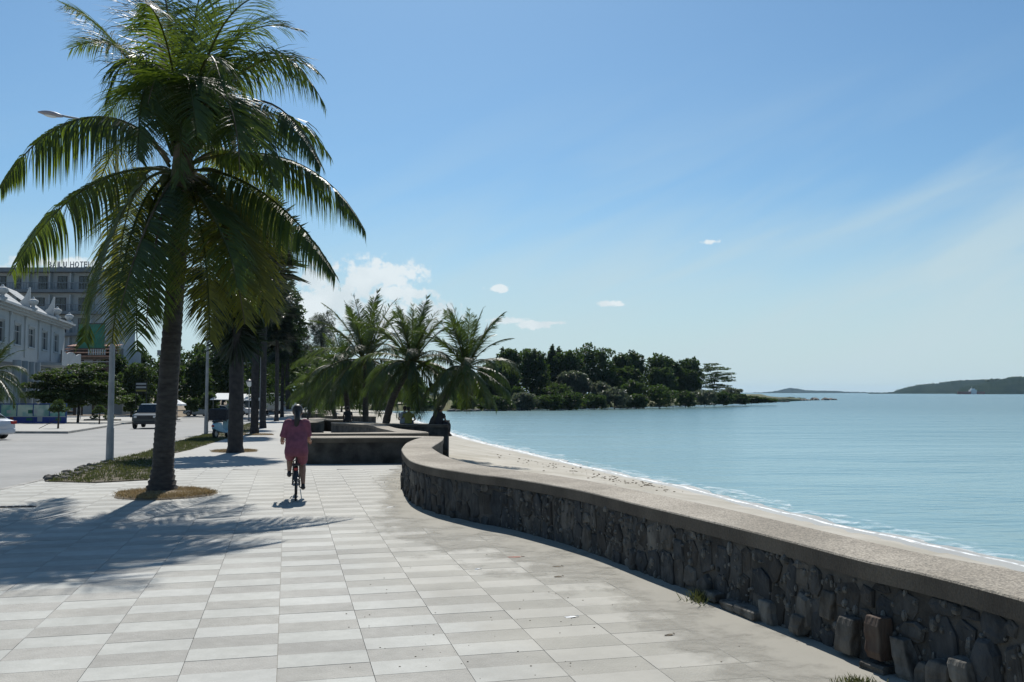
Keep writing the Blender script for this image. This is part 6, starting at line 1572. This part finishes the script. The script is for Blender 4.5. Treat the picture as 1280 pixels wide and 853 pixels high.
# sand blown against the foot of the wall, thinning out over the paving
def sand_drift():
    m, nt, b = newmat('sand_drift'); N, L = nt.nodes, nt.links; b.inputs['Roughness'].default_value = .95
    ge = N.new('ShaderNodeNewGeometry'); at_ = N.new('ShaderNodeAttribute'); at_.attribute_name = 'edge'
    n1 = N.new('ShaderNodeTexNoise'); n1.inputs['Scale'].default_value = 1.7; n1.inputs['Detail'].default_value = 9; n1.inputs['Roughness'].default_value = .68; L.new(ge.outputs['Position'], n1.inputs['Vector'])
    ad = N.new('ShaderNodeMath'); ad.operation = 'MULTIPLY_ADD'; L.new(n1.outputs[0], ad.inputs[0]); ad.inputs[1].default_value = 2.2; L.new(at_.outputs['Fac'], ad.inputs[2])
    mr = N.new('ShaderNodeMapRange'); mr.interpolation_type = 'SMOOTHSTEP'; mr.inputs[1].default_value = 1.25; mr.inputs[2].default_value = 2.0; mr.inputs[4].default_value = .92; L.new(ad.outputs[0], mr.inputs[0]); L.new(mr.outputs[0], b.inputs['Alpha'])
    n2 = N.new('ShaderNodeTexNoise'); n2.inputs['Scale'].default_value = 2.4; n2.inputs['Detail'].default_value = 8; L.new(ge.outputs['Position'], n2.inputs['Vector'])
    mx = N.new('ShaderNodeMix'); mx.data_type = 'RGBA'; mx.inputs[6].default_value = (.27,.26,.225,1); mx.inputs[7].default_value = (.34,.325,.28,1); L.new(n2.outputs[0], mx.inputs[0]); L.new(mx.outputs[2], b.inputs['Base Color'])
    n3 = N.new('ShaderNodeTexNoise'); n3.inputs['Scale'].default_value = 160; L.new(ge.outputs['Position'], n3.inputs['Vector']); bp = N.new('ShaderNodeBump'); bp.inputs['Strength'].default_value = .25; bp.inputs['Distance'].default_value = .01; L.new(n3.outputs[0], bp.inputs['Height']); L.new(bp.outputs[0], b.inputs['Normal'])
    V = []; F = []; E = []; n = 8; I2 = NI[0:]; 
    for i, a in enumerate(I2):
        v = a-NO[i]; v.z = 0; v.normalize(); wd_ = 2.9 if a.y < 14 else max(.8, 2.9-(a.y-14)*.7)
        for k in range(n+1):
            u = k/n; q = a+v*(u*wd_-.03); V.append((q.x, q.y, g(q.y)+.0045+.012*(1-u)**6)); E.append(1-u)
    for i in range(len(I2)-1):
        for k in range(n): q = i*(n+1)+k; F.append((q, q+1, q+n+2, q+n+1))
    o = pymesh('sand_drift', V, F, 'sand_drift', smooth=True); at2 = o.data.attributes.new('edge', 'FLOAT', 'POINT'); at2.data.foreach_set('value', E); o['kind'] = 'stuff'
sand_drift()
# crumbs of mortar and gravel along the wall foot
gr = MB()
for k in range(700):
    i = rnd.randrange(4, len(NI)-1); a = NI[i].lerp(NI[i+1] if i+1 < len(NI) else NI[i], rnd.random()); b2 = NO[i]; v = (a-b2); v.z = 0; v.normalize()
    q = a+v*(rnd.expovariate(14)-.03); s = rnd.uniform(.004,.018); gr.ell((q.x, q.y, g(q.y)+s*.3), (s, s*.8, s*.6), 5, 4)
o = gr.build('gravel', 'stone_2'); o['kind'] = 'stuff'
def leaf_obj(px, py, s, m_, label, rz):
    p = gp(px, py); root = empty('litter', (p.x, p.y, .002), rz, label, 'litter'); mb = MB(); n = 8
    V = [(s*math.cos(6.2832*k/n), s*.45*math.sin(6.2832*k/n), .002+.004*math.sin(k*2.1)) for k in range(n)]+[(0,0,.010)]; mb.add(V, [(k, (k+1) % n, n) for k in range(n)]); mb.build('leaf', m_, root)
    mb = MB(); mb.tube([(s*.9,0,.012),(s*1.4,.01,.004)], .003, 4); mb.build('stalk', m_, root)
leaf_obj(713, 772, .05, 'litter_white', 'white scrap of paper on the sandy paving, middle foreground', .1)
leaf_obj(697.5, 721.5, .045, 'leaf_litter', 'dark curled leaf on the paving near the foot of the stone wall', .3)
leaf_obj(696, 709, .05, 'leaf_litter', 'brown leaf just beyond the dark curled one', .1)
leaf_obj(643, 697, .08, 'rust_red', 'long reddish brown leaf on the paving by the wall shadow', .0)
leaf_obj(836, 794.5, .04, 'leaf_litter', 'dark leaf on the sandy paving right of the white scrap', .4)
leaf_obj(487.5, 634.5, .06, 'litter_white', 'white scrap near the wall bend', .2)
leaf_obj(597, 712, .03, 'litter_white', 'tiny pale scrap left of the brown leaves', .2)
# dark seaweed line on the beach
sw = MB()
for k in range(150):
    u = rnd.betavariate(2,2.2); px = 600+u*260; py = 566+u*52+rnd.gauss(0,2.6); 
    p = zp(px, py, -1.5); s = rnd.uniform(.01,.035); sw.ell((p.x, p.y, -1.48), (s*1.8, s, s*.5), 5, 4)
o = sw.build('seaweed', 'leaf_litter'); o['kind'] = 'stuff'

# ------------------------------------------------------------------ sea haze
def haze():
    mb = MB(); mb.box((0, 5700, 36), (23000, 11900, 80)); m, nt, b = newmat('haze'); nt.nodes.remove(b)
    v = nt.nodes.new('ShaderNodeVolumePrincipled'); v.inputs['Color'].default_value = (.52,.76,1,1); v.inputs['Density'].default_value = 4.0e-5; v.inputs['Anisotropy'].default_value = .2
    nt.links.new(v.outputs[0], nt.nodes['Material Output'].inputs['Volume']); o = mb.build('haze', 'haze'); o['kind'] = 'stuff'
haze()
# ------------------------------------------------------------------ render settings
scene.render.engine = 'CYCLES'
scene.cycles.max_bounces = 8; scene.cycles.transparent_max_bounces = 12
